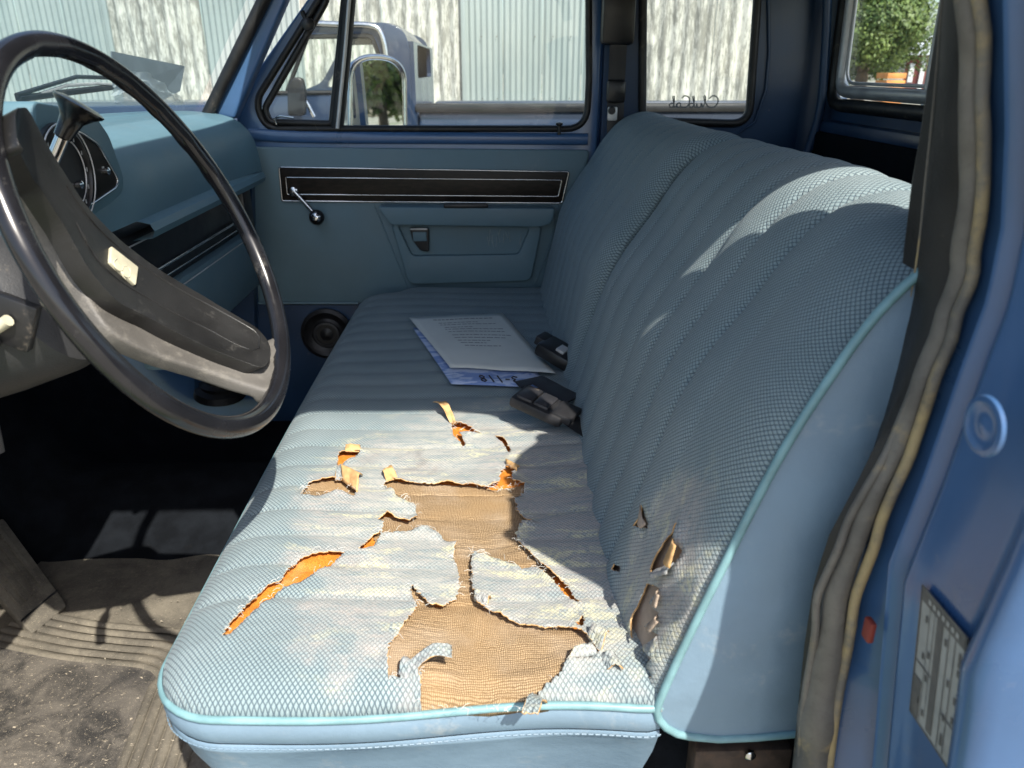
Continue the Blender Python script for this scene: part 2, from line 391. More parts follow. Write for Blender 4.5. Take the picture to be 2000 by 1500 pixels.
def m_mattan():
    t = NT('dusty_ribbed_mat'); a = t.noise(8, 7, .65, dist=.4); b = t.noise(170, 6, .75); g = t.noise(600, 3, .8)
    c = t.mix(t.ramp(a, .32, .66), (.085, .077, .064), (.185, .165, .13)); c = t.mix(t.math('MULTIPLY', t.ramp(b, .55, .72), .6), c, (.30, .26, .195))
    c = t.mix(t.math('MULTIPLY', t.ramp(g, .60, .70), .6), c, (.42, .37, .28)); c = t.mix(t.math('MULTIPLY', t.ramp(b, .45, .3), .5), c, (.045, .04, .034))
    return t.set(c, .85, 0, t.bump(t.math('ADD', b, t.math('MULTIPLY', g, .4)), .5, .003), Specular_IOR_Level=.25)
M['mattan'] = m_mattan()
def m_metalwall():
    t = NT('galvanised_corrugated_sheet'); a = t.noise(1.1, 6, .6, sc=(3, 3, .35)); b = t.noise(9, 4, .6, sc=(4, 4, .25))
    c = t.mix(t.ramp(a, .3, .7), (.23, .28, .28), (.31, .355, .35)); c = t.mix(t.math('MULTIPLY', t.ramp(b, .55, .75), .3), c, (.5, .52, .45))
    return t.set(c, .5, .15)
M['sheet'] = m_metalwall()
def m_peel():
    t = NT('peeling_whitewashed_sheet'); a = t.noise(4.2, 9, .75, sc=(2.4, 2.4, .45), dist=.6); b = t.noise(22, 8, .75, sc=(2.2, 2.2, .38), dist=.4); g = t.noise(1.2, 4)
    w = t.math('ADD', t.math('MULTIPLY', a, .5), t.math('MULTIPLY', b, .5))
    c = t.mix(t.ramp(w, .44, .56), (.20, .20, .18), (.50, .50, .46)); c = t.mix(t.math('MULTIPLY', t.ramp(g, .5, .7), .35), c, (.45, .42, .33))
    return t.set(c, .75, 0, t.bump(w, .4, .02))
M['peel'] = m_peel()
def m_ground():
    t = NT('gravel_ground'); a = t.noise(.35, 6); b = t.noise(30, 5, .7)
    c = t.mix(t.ramp(b, .3, .7), (.20, .18, .15), (.42, .39, .33)); c = t.mix(t.ramp(a, .5, .62), c, (.10, .14, .045))
    return t.set(c, .9, 0, t.bump(b, .6, .02))
M['ground'] = m_ground()
def m_leaf():
    t = NT('tree_foliage'); oi = t.n('ObjectInfo'); a = t.noise(.9, 3); b = t.noise(14, 2)
    c = t.mix(t.ramp(a, .35, .65), (.035, .075, .018), (.13, .19, .045)); c = t.mix(t.math('MULTIPLY', t.ramp(b, .4, .7), .6), c, (.22, .27, .07))
    return t.set(c, .55, 0, None, Subsurface_Weight=0.)
M['leaf'] = m_leaf()
M['bark'] = pmat('bark', (.12, .09, .065), .9, 0, .3, 6)
def m_mirror():
    t = NT('mirror_glass'); return t.set((.75, .78, .77), .015, 1)
M['mirror'] = m_mirror()
def m_bag():
    t = NT('crumpled_plastic'); t.set((.75, .8, .8), .35, 0, t.bump(t.noise(40, 5), .8, .01), Alpha=.55); return t.m
M['bag'] = m_bag()
def m_sleeve():
    t = NT('plastic_sleeve'); a = t.noise(22, 3, .5, sc=(1, 2.2, 1), dist=.8)
    c = t.mix(t.ramp(a, .42, .56), (.20, .29, .55), (.46, .54, .72))
    return t.set(c, .18)
M['sleeve'] = m_sleeve()
M['greycard'] = pmat('grey_card', (.075, .09, .10), .6, 0, .15, 20)

# ================================================================== ground and cab shell
GZ = -1.6
tag(obj('ground', [(-160, -60, GZ), (200, -60, GZ), (200, 260, GZ), (-160, 260, GZ)], [(0, 1, 2, 3)], M['ground']), kind='structure')

cab = thing('truck_cab', (0, 1.35, GZ), 'blue pickup truck cab shell around the bench seat', 'truck cab')
DY = 2.17                                    # inner face of the passenger side
FZ = -1.0                                    # cab floor
# --- B pillar of the open driver's doorway: weatherstrip, painted jamb, inner trim
rows = [-260, -150, -60, 0, 60, 125, 190, 250, 310, 370, 430, 490, 530, 570, 610, 650, 690, 730, 770, 830, 890, 950, 1010, 1060, 1110, 1160, 1220, 1280, 1340, 1400, 1460, 1520, 1640, 1760]
WL = lambda py: np.interp(py, [-260, 0, 200, 400, 480, 560, 620, 690, 760, 830, 950, 1060, 1150, 1280, 1500, 1760], [1858, 1872, 1876, 1872, 1864, 1848, 1830, 1800, 1772, 1740, 1680, 1622, 1592, 1572, 1550, 1525])
WR = lambda py: np.interp(py, [-260, 0, 250, 430, 560, 700, 880, 1060, 1200, 1320, 1500, 1760], [1898, 1915, 1921, 1915, 1890, 1840, 1780, 1712, 1672, 1652, 1622, 1590])
TL = lambda py: np.interp(py, [-260, 0, 250, 370, 540, 700, 800, 870, 1000, 1200, 1760], [1868, 1838, 1800, 1780, 1760, 1738, 1722, 1708, 1685, 1640, 1560])
wl = np.array([P(WL(p), p, y=.545) for p in rows]); wr = np.array([P(WR(p), p, y=.53) for p in rows]); tl = np.array([P(TL(p), p, y=.64) for p in rows])
def loft(name, rws, mat, parent, smooth=50):
    R = len(rws); C = len(rws[0]); V = [p for q in rws for p in q]
    Fc = [(i * C + j, i * C + j + 1, (i + 1) * C + j + 1, (i + 1) * C + j) for i in range(R - 1) for j in range(C - 1)]
    return obj(name, V, Fc, mat, parent, smooth)
cen = (wl + wr) / 2
wig = np.array([[0, 0, 0]] + [[.0012 * math.sin(i * 1.7), .001 * math.cos(i * 2.3), 0] for i in range(1, len(rows))])
rr = np.linalg.norm(wr - wl, axis=1) * .46
tube('weatherstrip', spline(cen + wig, 90), np.interp(np.linspace(0, 1, 90), np.linspace(0, 1, len(rr)), rr) * (1 + .07 * np.sin(np.arange(90) * .9)), M['strip'], cab, 14)
edge = wr * .86 + wl * .14 + np.array([-.001, -.006, 0])
tube('weatherstrip_lip', spline(edge + wig, 90), .0046, M['striplip'], cab, 8)
tube('weatherstrip_bead', spline(wl + np.array([.001, -.008, 0]) + wig * 1.4, 90), .0036, M['strip'], cab, 8)
k = len(rows); jam = []
for i in range(k):
    z = wr[i][2]; xj = .325 - .12 * np.clip(z + .42, -.6, .45)
    p0 = wr[i] + np.array([.004, .006, 0])
    xs = max(xj, p0[0] - .004)
    jam.append([p0 + np.array([.004, .02, 0]), p0, (xs + .012, .515, z), (xs + .004, .505, z), (xs - .004, .501, z), (xs - .002, .495, z), (xs + .006, .490, z), (xs + .005, .483, z), (xs - .003, .479, z), (xs - .004, .474, z),
                (xs, .468, z), (xs, .44, z), (xs, .41, z), (xs - .001, .398, z), (xs - .009, .392, z), (xs - .012, .384, z), (xs - .008, .374, z), (xs + .006, .369, z), (xs + .03, .366, z), (xs + .10, .364, z), (xs + .55, .364, z)])
loft('door_jamb', jam, M['paint'], cab, 60)
trim = []
for i in range(k):
    t0 = tl[i]; w0 = wl[i]
    trim.append([w0 + np.array([.012, .0, 0]), w0 + np.array([.004, .012, 0]), w0 * .5 + t0 * .5 + np.array([-.004, 0, 0]), t0 + np.array([.004, -.012, 0]), t0, t0 + np.array([.006, .012, 0]), t0 + np.array([.04, .022, 0]), t0 + np.array([.085, .02, 0])])
M['trimbrown'] = pmat('dark_brown_trim', (.022, .020, .018), .5, 0, .15, 20, DUST, .15, 25, grain=.6, gscale=450)
loft('pillar_trim', trim, M['trimbrown'], cab, 60)
st = [wl[i] * .42 + tl[i] * .58 + np.array([-.0052, -.002, 0]) for i in range(3, 24)]
tube('stitching', spline(st, 60), .0008, M['strip'], cab, 5)
# striker bolt, red reflector, certification label on the jamb
sp = P(1915, 832, x=.292)
lathe('striker_bolt', [(.019, -.003), (.018, -.0008), (.015, -.0002), (.012, -.0022), (.006, -.0022), (.004, -.0012), (.001, -.0010)], sp, (-1, 0, 0), M['paint'], cab, 28)
M['lab'] = pmat('faded_label', (.34, .33, .305), .5, 0, .1, 60, (.2, .18, .15), .2, 40); M['labd'] = pmat('label_print', (.115, .105, .095), .6, 0, .2, 60)
lz0, lz1, ly0, ly1 = -.472, -.350, .399, .457
LX = lambda z: .325 - .12 * (z + .42) - .0012
def lab(name, ya, yb, za, zb, off, mat, parent):
    return obj(name, [(LX(za) - off, ya, za), (LX(za) - off, yb, za), (LX(zb) - off, yb, zb), (LX(zb) - off, ya, zb)], [(0, 1, 2, 3)], mat, parent)
lb = lab('label_plate', ly0, ly1, lz0, lz1, 0, M['lab'], cab)
for (a, b, c, d) in [(0, 1, .90, 1), (.0, .03, 0, 1), (.97, 1, 0, 1), (0, 1, 0, .012), (.47, .60, .04, .9), (.80, .985, .02, .33), (.20, .215, .03, .9), (.33, .345, .03, .9), (.655, .665, .1, .9), (.76, .77, .03, .9), (.62, .98, .44, .452), (.02, .34, .30, .312)]:
    lab('label_print', ly0 + a * (ly1 - ly0), ly0 + b * (ly1 - ly0), lz0 + c * (lz1 - lz0), lz0 + d * (lz1 - lz0), .0006, M['labd'], lb)
for k2 in range(16):
    a = random.choice([.07, .24, .37, .69, .8]); c = random.uniform(.05, .82)
    lab('label_print', ly0 + a * .058, ly0 + (a + .045) * .058, lz0 + c * .122, lz0 + (c + .05) * .122, .0006, M['labd'], lb)
for k2 in range(7):
    a = .14 + k2 * .1; lab('label_lettering', ly0 + a * .058, ly0 + (a + .06) * .058, lz0 + .93 * .122, lz0 + .965 * .122, .0012, M['lab'], lb)
rp = P(1695, 1230, y=.503); box('red_reflector', rp + np.array([.001, 0, 0]), (.006, .012, .020), M['red'], cab, .002)

# --- driver side wall (behind and in front of the doorway), roof, rear and far side
def wallplate(name, outer, holes, Y, t, mat): return plate(name, outer, holes, onY(Y), t, mat, cab)
dq = roundpoly([(.43, -.10), (.43, .212), (.47, .260), (.72, .260), (.78, -.10)], .05)
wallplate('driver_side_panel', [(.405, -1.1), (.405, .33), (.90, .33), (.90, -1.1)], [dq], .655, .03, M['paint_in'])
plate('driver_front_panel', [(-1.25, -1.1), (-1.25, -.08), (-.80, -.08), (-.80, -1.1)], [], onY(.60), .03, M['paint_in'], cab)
tube('driver_front_pillar', [(-.80, .60, -.12), (-.62, .62, .12), (-.46, .66, .32)], .03, M['paint'], cab, 10)
hp = spline([(-.47, .655, .315), (-.2, .645, .335), (.1, .64, .335), (.25, .64, .325), (.33, .64, .285), (.36, .635, .20)], 30)
tube('doorway_header', hp, .022, M['paint_in'], cab, 10)
roof = surf('roof', 10, 14, lambda u, v: (-.46 + u * 1.52, .60 + v * 1.62, .345 + .05 * math.sin(math.pi * v) * (.4 + .6 * math.sin(math.pi * u))), M['paint_in'], cab)  # rear overhang is added to block sun from the far cab corner
sl = roof.modifiers.new('thickness', 'SOLIDIFY'); sl.thickness = .02; sl.offset = 1
# rear wall with the sliding window
RX = .90
ry = lambda pp: [P(a, b, x=RX)[[1, 2]] for a, b in pp]
c0 = P(1632, 192, x=RX)
ro = roundpoly([(c0[1] + .012, c0[2] - .015), (c0[1] + .03, .27), (.78, .27), (.78, c0[2] - .015)], .05)
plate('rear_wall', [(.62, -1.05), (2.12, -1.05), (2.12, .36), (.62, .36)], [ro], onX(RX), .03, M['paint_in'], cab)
def loopy(poly, X): return [(X, a, b) for a, b in poly]
def inset(poly, d):
    p = np.array(poly); c = p.mean(0); q = p - c; h = np.abs(q).max(0); return [tuple(c + v * (1 - d / h)) for v in q]
rwn = obj('rear_window', [(RX + .012, a, b) for a, b in ro], [tuple(range(len(ro)))], M['glass'], cab)
tube('window_seal', loopy(ro, RX - .004), .016, M['rubber'], rwn, 8, True)
tube('window_frame', loopy(inset(ro, .032), RX), .015, M['alu'], rwn, 8, True, flat=1.0)
tube('window_track', loopy(inset(ro, .052), RX + .004), .004, M['alu'], rwn, 8, True)
sy = P(1822, 100, x=RX)[1]
tube('window_divider', [(RX + .002, sy, c0[2]), (RX + .002, sy + .005, .27)], .006, M['alu'], rwn, 8)
box('rear_ledge', (RX - .012, 1.38, c0[2] - .075), (.04, 1.44, .045), M['paint_in'], cab, .012)
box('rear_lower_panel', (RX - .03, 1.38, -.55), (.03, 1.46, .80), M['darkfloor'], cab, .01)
# passenger side wall behind the door, with the rounded quarter window
qw = roundpoly(XZ([(1256, -120), (1254, 236), (1462, 242), (1487, -120)], DY), [.02, .035, .05, .02], 7)
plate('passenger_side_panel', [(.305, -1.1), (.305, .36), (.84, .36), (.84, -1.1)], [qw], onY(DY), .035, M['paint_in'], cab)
surf('cab_corner', 8, 3, lambda u, v: (.84 + .06 * math.sin(u * math.pi / 2), DY - .06 * (1 - math.cos(u * math.pi / 2)), -1.05 + 1.41 * v), M['paint_in'], cab)
tube('corner_rib', spline([P(1565, 330, y=2.08), P(1600, 225, y=2.10), P(1612, 100, y=2.12), P(1618, -80, y=2.12)], 20), .012, M['paint_in'], cab, 8)
qg = obj('quarter_window', [(a, DY + .02, b) for a, b in qw], [tuple(range(len(qw)))], M['glass'], cab)
tube('window_seal', [(a, DY - .003, b) for a, b in qw], .011, M['rubber'], qg, 8, True)
qe = [tuple(np.array(p)) for p in XZ([(1500, -100), (1503, 100), (1497, 175), (1475, 238), (1440, 262), (1300, 262)], DY - .006)]
tube('panel_edge', [(a, DY - .004, b) for a, b in qe], .004, M['paint_in'], cab, 8)
# mirrored script lettering on the quarter window, seen from inside
SCR = [[(1385, 193), (1392, 187), (1401, 190), (1402, 200), (1395, 209), (1386, 210), (1381, 206)],
       [(1381, 206), (1376, 196), (1375, 187), (1378, 188), (1377, 200), (1372, 210)],
       [(1372, 210), (1370, 201), (1368, 209), (1362, 210), (1361, 201), (1360, 209), (1357, 210)],
       [(1357, 210), (1353, 188), (1356, 187), (1355, 205), (1350, 211), (1346, 206), (1350, 201), (1355, 203)],
       [(1331, 192), (1338, 187), (1346, 191), (1346, 202), (1339, 210), (1330, 209)],
       [(1322, 202), (1328, 201), (1329, 208), (1323, 210), (1322, 202), (1320, 209), (1317, 210)],
       [(1317, 210), (1314, 188), (1317, 187), (1316, 205), (1311, 211), (1307, 206), (1311, 201), (1316, 203)]]
mb = MB()
for s in SCR: mb.add(*g_tube([P(a, b, y=DY + .0185) for a, b in spline(s, 14)], .0019, 6, flat=.4, up=(0, 1, 0)))
mb.build('script_lettering', M['fadedink'], qg)
# windscreen, pillars, cowl, bonnet, wiper
plate('passenger_front_pillar', XZ([(402, 228), (528, -30), (600, -160), (650, -160), (575, -30), (462, 232)], 2.12), [], onY(2.10), .05, M['paint'], cab, bevel=.008)
tube('windshield_seal', [P(405, 226, y=2.09), P(520, -10, y=2.09), P(585, -150, y=2.09)], .016, M['rubber'], cab, 8)
def wsf(u, v):
    y = .62 + u * 1.48; b = math.sin(math.pi * u) ** .6 if 0 < u < 1 else 0
    return (-.77 - .36 * b + v * (.30 + .26 * b), y, -.135 + v * .47)
surf('windshield', 24, 6, wsf, M['windshield'], cab)
surf('cowl', 24, 3, lambda u, v: (wsf(u, 0)[0] - .02 - v * .16, .60 + u * 1.56, -.14 - .03 * v), M['paint'], cab)
surf('bonnet', 12, 8, lambda u, v: (-1.25 - v * 1.25, .62 + u * 1.5, -.165 - .03 * v - .05 * (2 * u - 1) ** 4), M['paint'], cab)
wp = lambda a, b: P(a, b, x=-1.19)
wip = tube('wiper_arm', [wp(32, 186), wp(90, 168), wp(150, 150), wp(222, 152)], .006, M['rubber'], cab, 6)
tube('wiper_blade', [wp(36, 193), wp(120, 182), wp(220, 170)], .009, M['black'], wip, 6)
tube('wiper_bracket', [wp(80, 183), wp(130, 167), wp(190, 163), wp(235, 166)], .0045, M['alu'], wip, 6)
# floor, tunnel and bulkhead
def flo(u, v):
    x = -1.25 + u * 2.15; y = .56 + v * 1.62
    z = FZ + .11 * math.exp(-((y - 1.66) / .15) ** 2) + (.45 * max(0, (-.98 - x) / .27) ** 1.5 if x < -.98 else 0)
    return (x, y, z)
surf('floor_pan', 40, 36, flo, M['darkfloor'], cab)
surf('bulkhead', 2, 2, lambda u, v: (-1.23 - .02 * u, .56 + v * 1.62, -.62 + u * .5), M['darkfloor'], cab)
plate('kick_panel', XZ([(380, 300), (490, 300), (500, 760), (380, 760)], 2.12), [], onY(2.12), .03, M['paint_in'], cab)
surf('sill', 2, 2, lambda u, v: (-.85 + u * 1.3, .56 + .07 * v, FZ + .02), M['paint'], cab)
plate('outer_side_skin', [(-1.3, -1.15), (-1.3, -.17), (-.70, -.16), (.27, -.16), (.27, .30), (.395, .30), (.395, -.16), (.95, -.17), (.95, -1.15)], [], onY(DY + .085), .02, M['paint'], cab)  # backing sheet added to close light leaks round the passenger door
# far side shoulder belt on the pillar
rb = thing('shoulder_belt', tuple(P(1205, 200, y=2.1)), 'black shoulder belt and retractor on the pillar behind the passenger door', 'seat belt')
tube('webbing', [P(1212, -90, y=2.12), P(1208, 80, y=2.12), P(1203, 180, y=2.12), P(1200, 330, y=2.11)], .022, M['belt'], rb, 8, flat=.12, up=(0, 1, 0))
box('guide_cover', P(1208, 20, y=2.125), (.085, .035, .16), M['black'], rb, .012)
box('latch_housing', P(1203, 178, y=2.11), (.048, .028, .055), M['black'], rb, .008)
box('latch_plate', P(1196, 222, y=2.10), (.026, .006, .034), M['alu'], rb, .004)
lathe('latch_button', [(.010, 0), (.008, .004)], P(1195, 216, y=2.095), (0, -1, 0), M['black'], rb, 14)

# ================================================================== passenger door
door = thing('passenger_door', (-.2, DY, FZ), 'closed blue passenger door with grey-blue vinyl panel and window crank', 'truck door')
wo_ = roundpoly(XZ([(497, 200), (520, 252), (1146, 252), (1151, 160), (1150, -110), (690, -110)], DY), [.05, .05, .06, .02, .03, .04], 7)
dl = XZ([(478, 215), (498, 640)], DY); D0 = XZ([(1152, 300)], DY)[0][0]
plate('door_shell', [(-.665, -.08), (-.71, -.98), (.296, -.98), (.296, .30), (-.33, .30)], [wo_], onY(DY), .05, M['paint'], door, bevel=.006)
# rolled belt lip under the glass
bl = [P(a, b, y=DY - .004) for a, b in [(486, 262), (600, 268), (900, 270), (1148, 272)]]
tube('belt_lip', spline(bl, 20), .016, M['paint'], door, 10, flat=.5, up=(0, 1, 0))
tube('window_gasket', [(a, DY + .003, b) for a, b in wo_], .0095, M['rubber'], door, 8, True)
gi = obj('window_pane', [(a, DY + .025, b) for a, b in wo_], [tuple(range(len(wo_)))], M['glass'], door)
tube('belt_seal', [P(668, 250, y=DY + .01), P(1130, 251, y=DY + .01)], .006, M['rubber'], door, 6)
# vent window: bar, seal and latch
dv = [P(658, 250, y=DY + .005), P(672, 110, y=DY + .005), P(690, -110, y=DY + .005)]
vb = tube('vent_divider', dv, .018, M['rubber'], door, 8, flat=1.0)
tube('divider_trim', [np.array(p) + np.array([.004, -.017, 0]) for p in dv], .005, M['alu'], vb, 8)
vs = roundpoly(XZ([(517, 212), (527, 238), (648, 242), (672, 4), (690, -110), (660, -110), (636, 4)], DY + .004), .012, 3)
vw = tube('vent_seal', [(a, DY + .004, b) for a, b in vs], .009, M['rubber'], door, 8, True)
tube('vent_latch', [P(540, 243, y=DY - .01), P(536, 231, y=DY - .012), P(548, 226, y=DY - .014), P(574, 230, y=DY - .016)], .0035, M['chrome'], vw, 8)
lathe('vent_knob', [(.012, 0), (.016, .006), (.015, .014), (.008, .018)], P(602, 48, y=DY - .005), (.2, -1, 0), M['black'], vw, 16)
tube('vent_knob_arm', [P(590, 22, y=DY), P(600, 44, y=DY - .004)], .006, M['black'], vw, 8)
# lock button
lathe('lock_button', [(.0045, 0), (.0045, .022), (.009, .025), (.0095, .030), (.004, .032)], P(1092, 263, y=DY - .012), (0, 0, 1), M['black'], door, 14)
# vinyl panel with its pressed areas
CY = DY - .014
card = roundpoly(XZ([(487, 287), (1152, 293), (1108, 560), (1104, 592), (504, 592)], CY), .012, 3)
plate('kick_strip', XZ([(500, 596), (720, 596), (720, 900), (512, 900)], CY + .004), [], onY(CY + .004), .008, M['paint_in'], door)
pn = plate('door_panel', card, [], onY(CY), .012, M['card'], door, bevel=.004)
tube('panel_seam', [P(a, b, y=CY) for a, b in [(730, 398), (760, 470), (795, 560)]], .0022, M['card'], pn, 6)
tube('panel_seam', [P(a, b, y=CY) for a, b in [(1046, 552), (1075, 480), (1092, 400)]], .003, M['card'], pn, 6)
# dark trim strip with bright double border
so = roundpoly(XZ([(546, 326), (1111, 335), (1097, 396), (552, 392)], CY), .006, 3)
ts = plate('trim_strip', so, [], onY(CY - .004), .006, M['woodgrain'], door, bevel=.0015)
tube('chrome_border', [(a, CY - .0055, b) for a, b in so], .0024, M['chrome'], ts, 8, True)
si = roundpoly(XZ([(559, 346), (1097, 351), (1090, 383), (562, 379)], CY), .004, 3)
tube('chrome_line', [(a, CY - .006, b) for a, b in si], .0018, M['chrome'], ts, 8, True)
# armrest, pull recess and map pocket
ap = XZ([(742, 398), (1082, 401), (1074, 430), (1052, 436), (768, 432)], CY)
arm = plate('armrest', roundpoly(ap, .010, 4), [], onY(CY - .055), .055, M['card'], door, bevel=.012)
box('armrest_patch', P(910, 402, y=CY - .052), (.12, .012, .012), M['black'], arm, .003)
pk = roundpoly(XZ([(765, 432), (1058, 437), (1036, 545), (800, 552)], CY), .02, 4)
pkh = roundpoly(XZ([(778, 437), (1034, 442), (1012, 494), (806, 497)], CY), .012, 4)
pocket = plate('pull_surround', pk, [pkh], onY(CY - .022), .021, M['card'], door, bevel=.006)
plate('pull_backing', pkh, [], onY(CY - .006), .004, M['card'], pocket)
hd = plate('door_pull', roundpoly(XZ([(800, 445), (838, 446), (838, 492), (822, 490), (806, 470)], CY - .02), .006, 3), [], onY(CY - .022), .016, M['black'], door, bevel=.003)
box('pull_lip', P(818, 447, y=CY - .026), (.048, .012, .004), M['alu'], hd, .001)
box('pull_face', P(820, 462, y=CY - .024), (.038, .006, .026), M['card'], hd, .002)
M['scuff'] = pmat('pale_scuffs', (.30, .36, .38), .7)
mb = MB()
for i in range(16):
    a = 950 + random.random() * 50 if i < 10 else 1015 + random.random() * 16; b = 445 + random.random() * 25 if i < 10 else 450 + random.random() * 50
    mb.add(*g_tube([P(a, b, y=CY - .0068), P(a + random.uniform(-4, 6), b + random.uniform(10, 26), y=CY - .0068)], .0009, 4))
mb.build('scuff_marks', M['scuff'], pocket)
# window crank
ck = lathe('window_crank', [(.014, 0), (.013, .010), (.007, .013)], P(574, 374, y=CY - .006), (0, -1, 0), M['chrome'], door, 20)
c1, c2 = P(574, 374, y=CY - .018), P(620, 424, y=CY - .026)
tube('crank_arm', [c1, c1 * .5 + c2 * .5 + np.array([0, .002, 0]), c2], [.007, .0055, .0065], M['chrome'], ck, 10, flat=.6, up=(0, 1, 0))
kn = lathe('crank_knob', [(.012, 0), (.020, .004), (.021, .012), (.018, .020), (.012, .024)], c2, (0, -1, .1), M['black'], ck, 20)
lathe('knob_cap', [(.013, .0235), (.010, .0265), (.004, .028)], c2, (0, -1, .1), M['chrome'], ck, 20)
# speaker low on the panel
spk = lathe('speaker', [(.075, 0), (.076, .012), (.066, .018), (.058, .010), (.045, .006), (.034, .012), (.030, .016)], P(640, 650, y=CY - .0), (0, -1, 0), M['black'], door, 36)
lathe('speaker_ring', [(.037, .012), (.037, .019), (.031, .020), (.031, .012)], P(640, 650, y=CY), (0, -1, 0), M['shroud'], spk, 30, cap=False)  # dark grey puts the shade low on the door into the ring's colour
lathe('speaker_cone', [(.028, .012), (.012, .019), (.003, .021)], P(640, 650, y=CY), (0, -1, 0), M['black'], spk, 24)
tube('panel_lower_edge', [P(505, 592, y=CY - .002), P(700, 592, y=CY - .002)], .004, M['card'], pn, 6)
# outside mirror on its arm
MY = 2.36
mo = roundpoly(XZ([(693, 330), (694, 108), (788, 112), (789, 330)], MY), [.01, .065, .065, .01], 9)
mc = P(741, 215, y=MY); yaw = rad(47)
def mrot(p):
    v = (np.asarray(p) - mc) * np.array([1 / math.cos(yaw), 1, 1]); v[1] += v[2] * .03; c, s = math.cos(yaw), math.sin(yaw); return mc + np.array([c * v[0] - s * v[1], s * v[0] + c * v[1], v[2]])
sm = plate('side_mirror', mo, [], lambda a, b, t: mrot((a, MY + .006 + t, b)), .03, M['chrome'], door, bevel=.006)
plate('mirror_glass', inset(mo, .009), [], lambda a, b, t: mrot((a, MY + .0035 + t, b)), .002, M['mirror'], sm)
tube('mirror_rim', [mrot((a, MY + .006, b)) for a, b in mo], .007, M['chrome'], sm, 8, True)
tube('mirror_arm', [(mc[0], MY + .03, -.40), (mc[0] - .01, MY + .045, -.2), (mc[0], MY + .04, .0)], .010, M['chrome'], sm, 8)

# ================================================================== dashboard
dash = thing('dashboard', (-.75, 1.3, FZ), 'blue padded dashboard with dark woodgrain gauge panel', 'dashboard')
DX = -.62
def dp(a, b, off=0.): return P(a, b, x=DX + off)
# long pad: profile in (x, z) swept across the cab
prof = spline([(-1.16, -.118), (-1.0, -.105), (-.82, -.098), (-.71, -.105), (-.655, -.125), (-.625, -.165), (-.615, -.215), (-.612, -.245)], 26)
y0, y1 = .66, 2.09
surf('dash_pad', 30, 25, lambda u, v: (prof[int(round(v * 25))][0] + .02 * max(0, (u - .8) / .2) ** 2, y0 + u * (y1 - y0), prof[int(round(v * 25))][1]), M['dash'], dash)
surf('pad_ledge', 12, 4, lambda u, v: ([-.612, -.590, -.584, -.590, -.625][int(round(v * 4))], 1.36 + u * .73, [-.245, -.250, -.262, -.275, -.279][int(round(v * 4))]), M['dash'], dash, 50)
# lower recess, bright strips and glove box
box('lower_panel', (-.66, 1.70, -.36), (.05, .78, .18), M['black'], dash, .006)
box('knee_panel', (-.67, .98, -.30), (.05, .64, .07), M['dash'], dash, .010)
gb = box('glove_box', (-.640, 1.72, -.462), (.05, .66, .15), M['card'], dash, .010)
for (z, r) in ((-.352, .0035), (-.372, .0022)):
    tube('bright_strip', [(-.628, 1.36, z), (-.628, 2.06, z)], r, M['chrome'], dash, 8)
tube('bright_strip', [(-.633, 1.36, -.29), (-.633, 2.06, -.29)], .0016, M['alu'], dash, 6)
tube('glove_box_trim', [(-.614, 1.42, -.53), (-.614, 1.42, -.40), (-.614, 1.70, -.40), (-.614, 2.03, -.40)], .0016, M['alu'], gb, 6)
box('side_vent', (-.645, 2.03, -.34), (.05, .07, .12), M['black'], dash, .008)
# instrument binnacle: hooded box with woodgrain face
co = [dp(a, b) for a, b in [(60, 196), (178, 220), (208, 262), (238, 345), (236, 376), (212, 400), (165, 432), (60, 470)]]
bo = roundpoly([q[[1, 2]] for q in co], .012, 4)
plate('binnacle', bo, [], onX(-.70), .085, M['dash'], dash, bevel=.012)
fo = roundpoly([P(a, b, x=-.612)[[1, 2]] for a, b in [(70, 256), (150, 258), (186, 282), (214, 330), (226, 352), (222, 366), (175, 398), (70, 440)]], .01, 4)
fc = plate('gauge_panel', fo, [], onX(-.6125), .004, M['woodgrain'], dash)
tube('panel_border', [(-.608, a, b) for a, b in fo], .0020, M['chrome'], fc, 8, True)
gc = P(132, 340, x=-.60)
ga = lathe('gauge', [(.070, 0), (.070, .006), (.062, .010), (.060, .003), (.048, .002), (.02, .001)], gc + np.array([-.006, 0, 0]), (1, 0, 0), M['black'], dash, 40)
for r_ in (.069, .049): tube('gauge_ring', [gc + np.array([.004 if r_ > .06 else .001, r_ * math.cos(t), r_ * math.sin(t)]) for t in np.linspace(0, 2 * math.pi, 40, False)], .0012, M['alu'], ga, 6, True)
for k2 in range(14):
    t = k2 * 2 * math.pi / 14; box('gauge_tick', gc + np.array([.0005, .056 * math.cos(t), .056 * math.sin(t)]), (.001, .002, .006), M['alu'], ga)
lathe('gauge_knob', [(.006, 0), (.006, .007), (.003, .009)], P(151, 361, x=-.604), (1, 0, 0), M['chrome'], dash, 14)
lathe('panel_switch', [(.006, 0), (.006, .006), (.003, .008)], P(205, 334, x=-.610), (1, 0, 0), M['chrome'], dash, 14)
box('panel_symbol', P(201, 327, x=-.6085), (.001, .007, .003), M['alu'], fc)
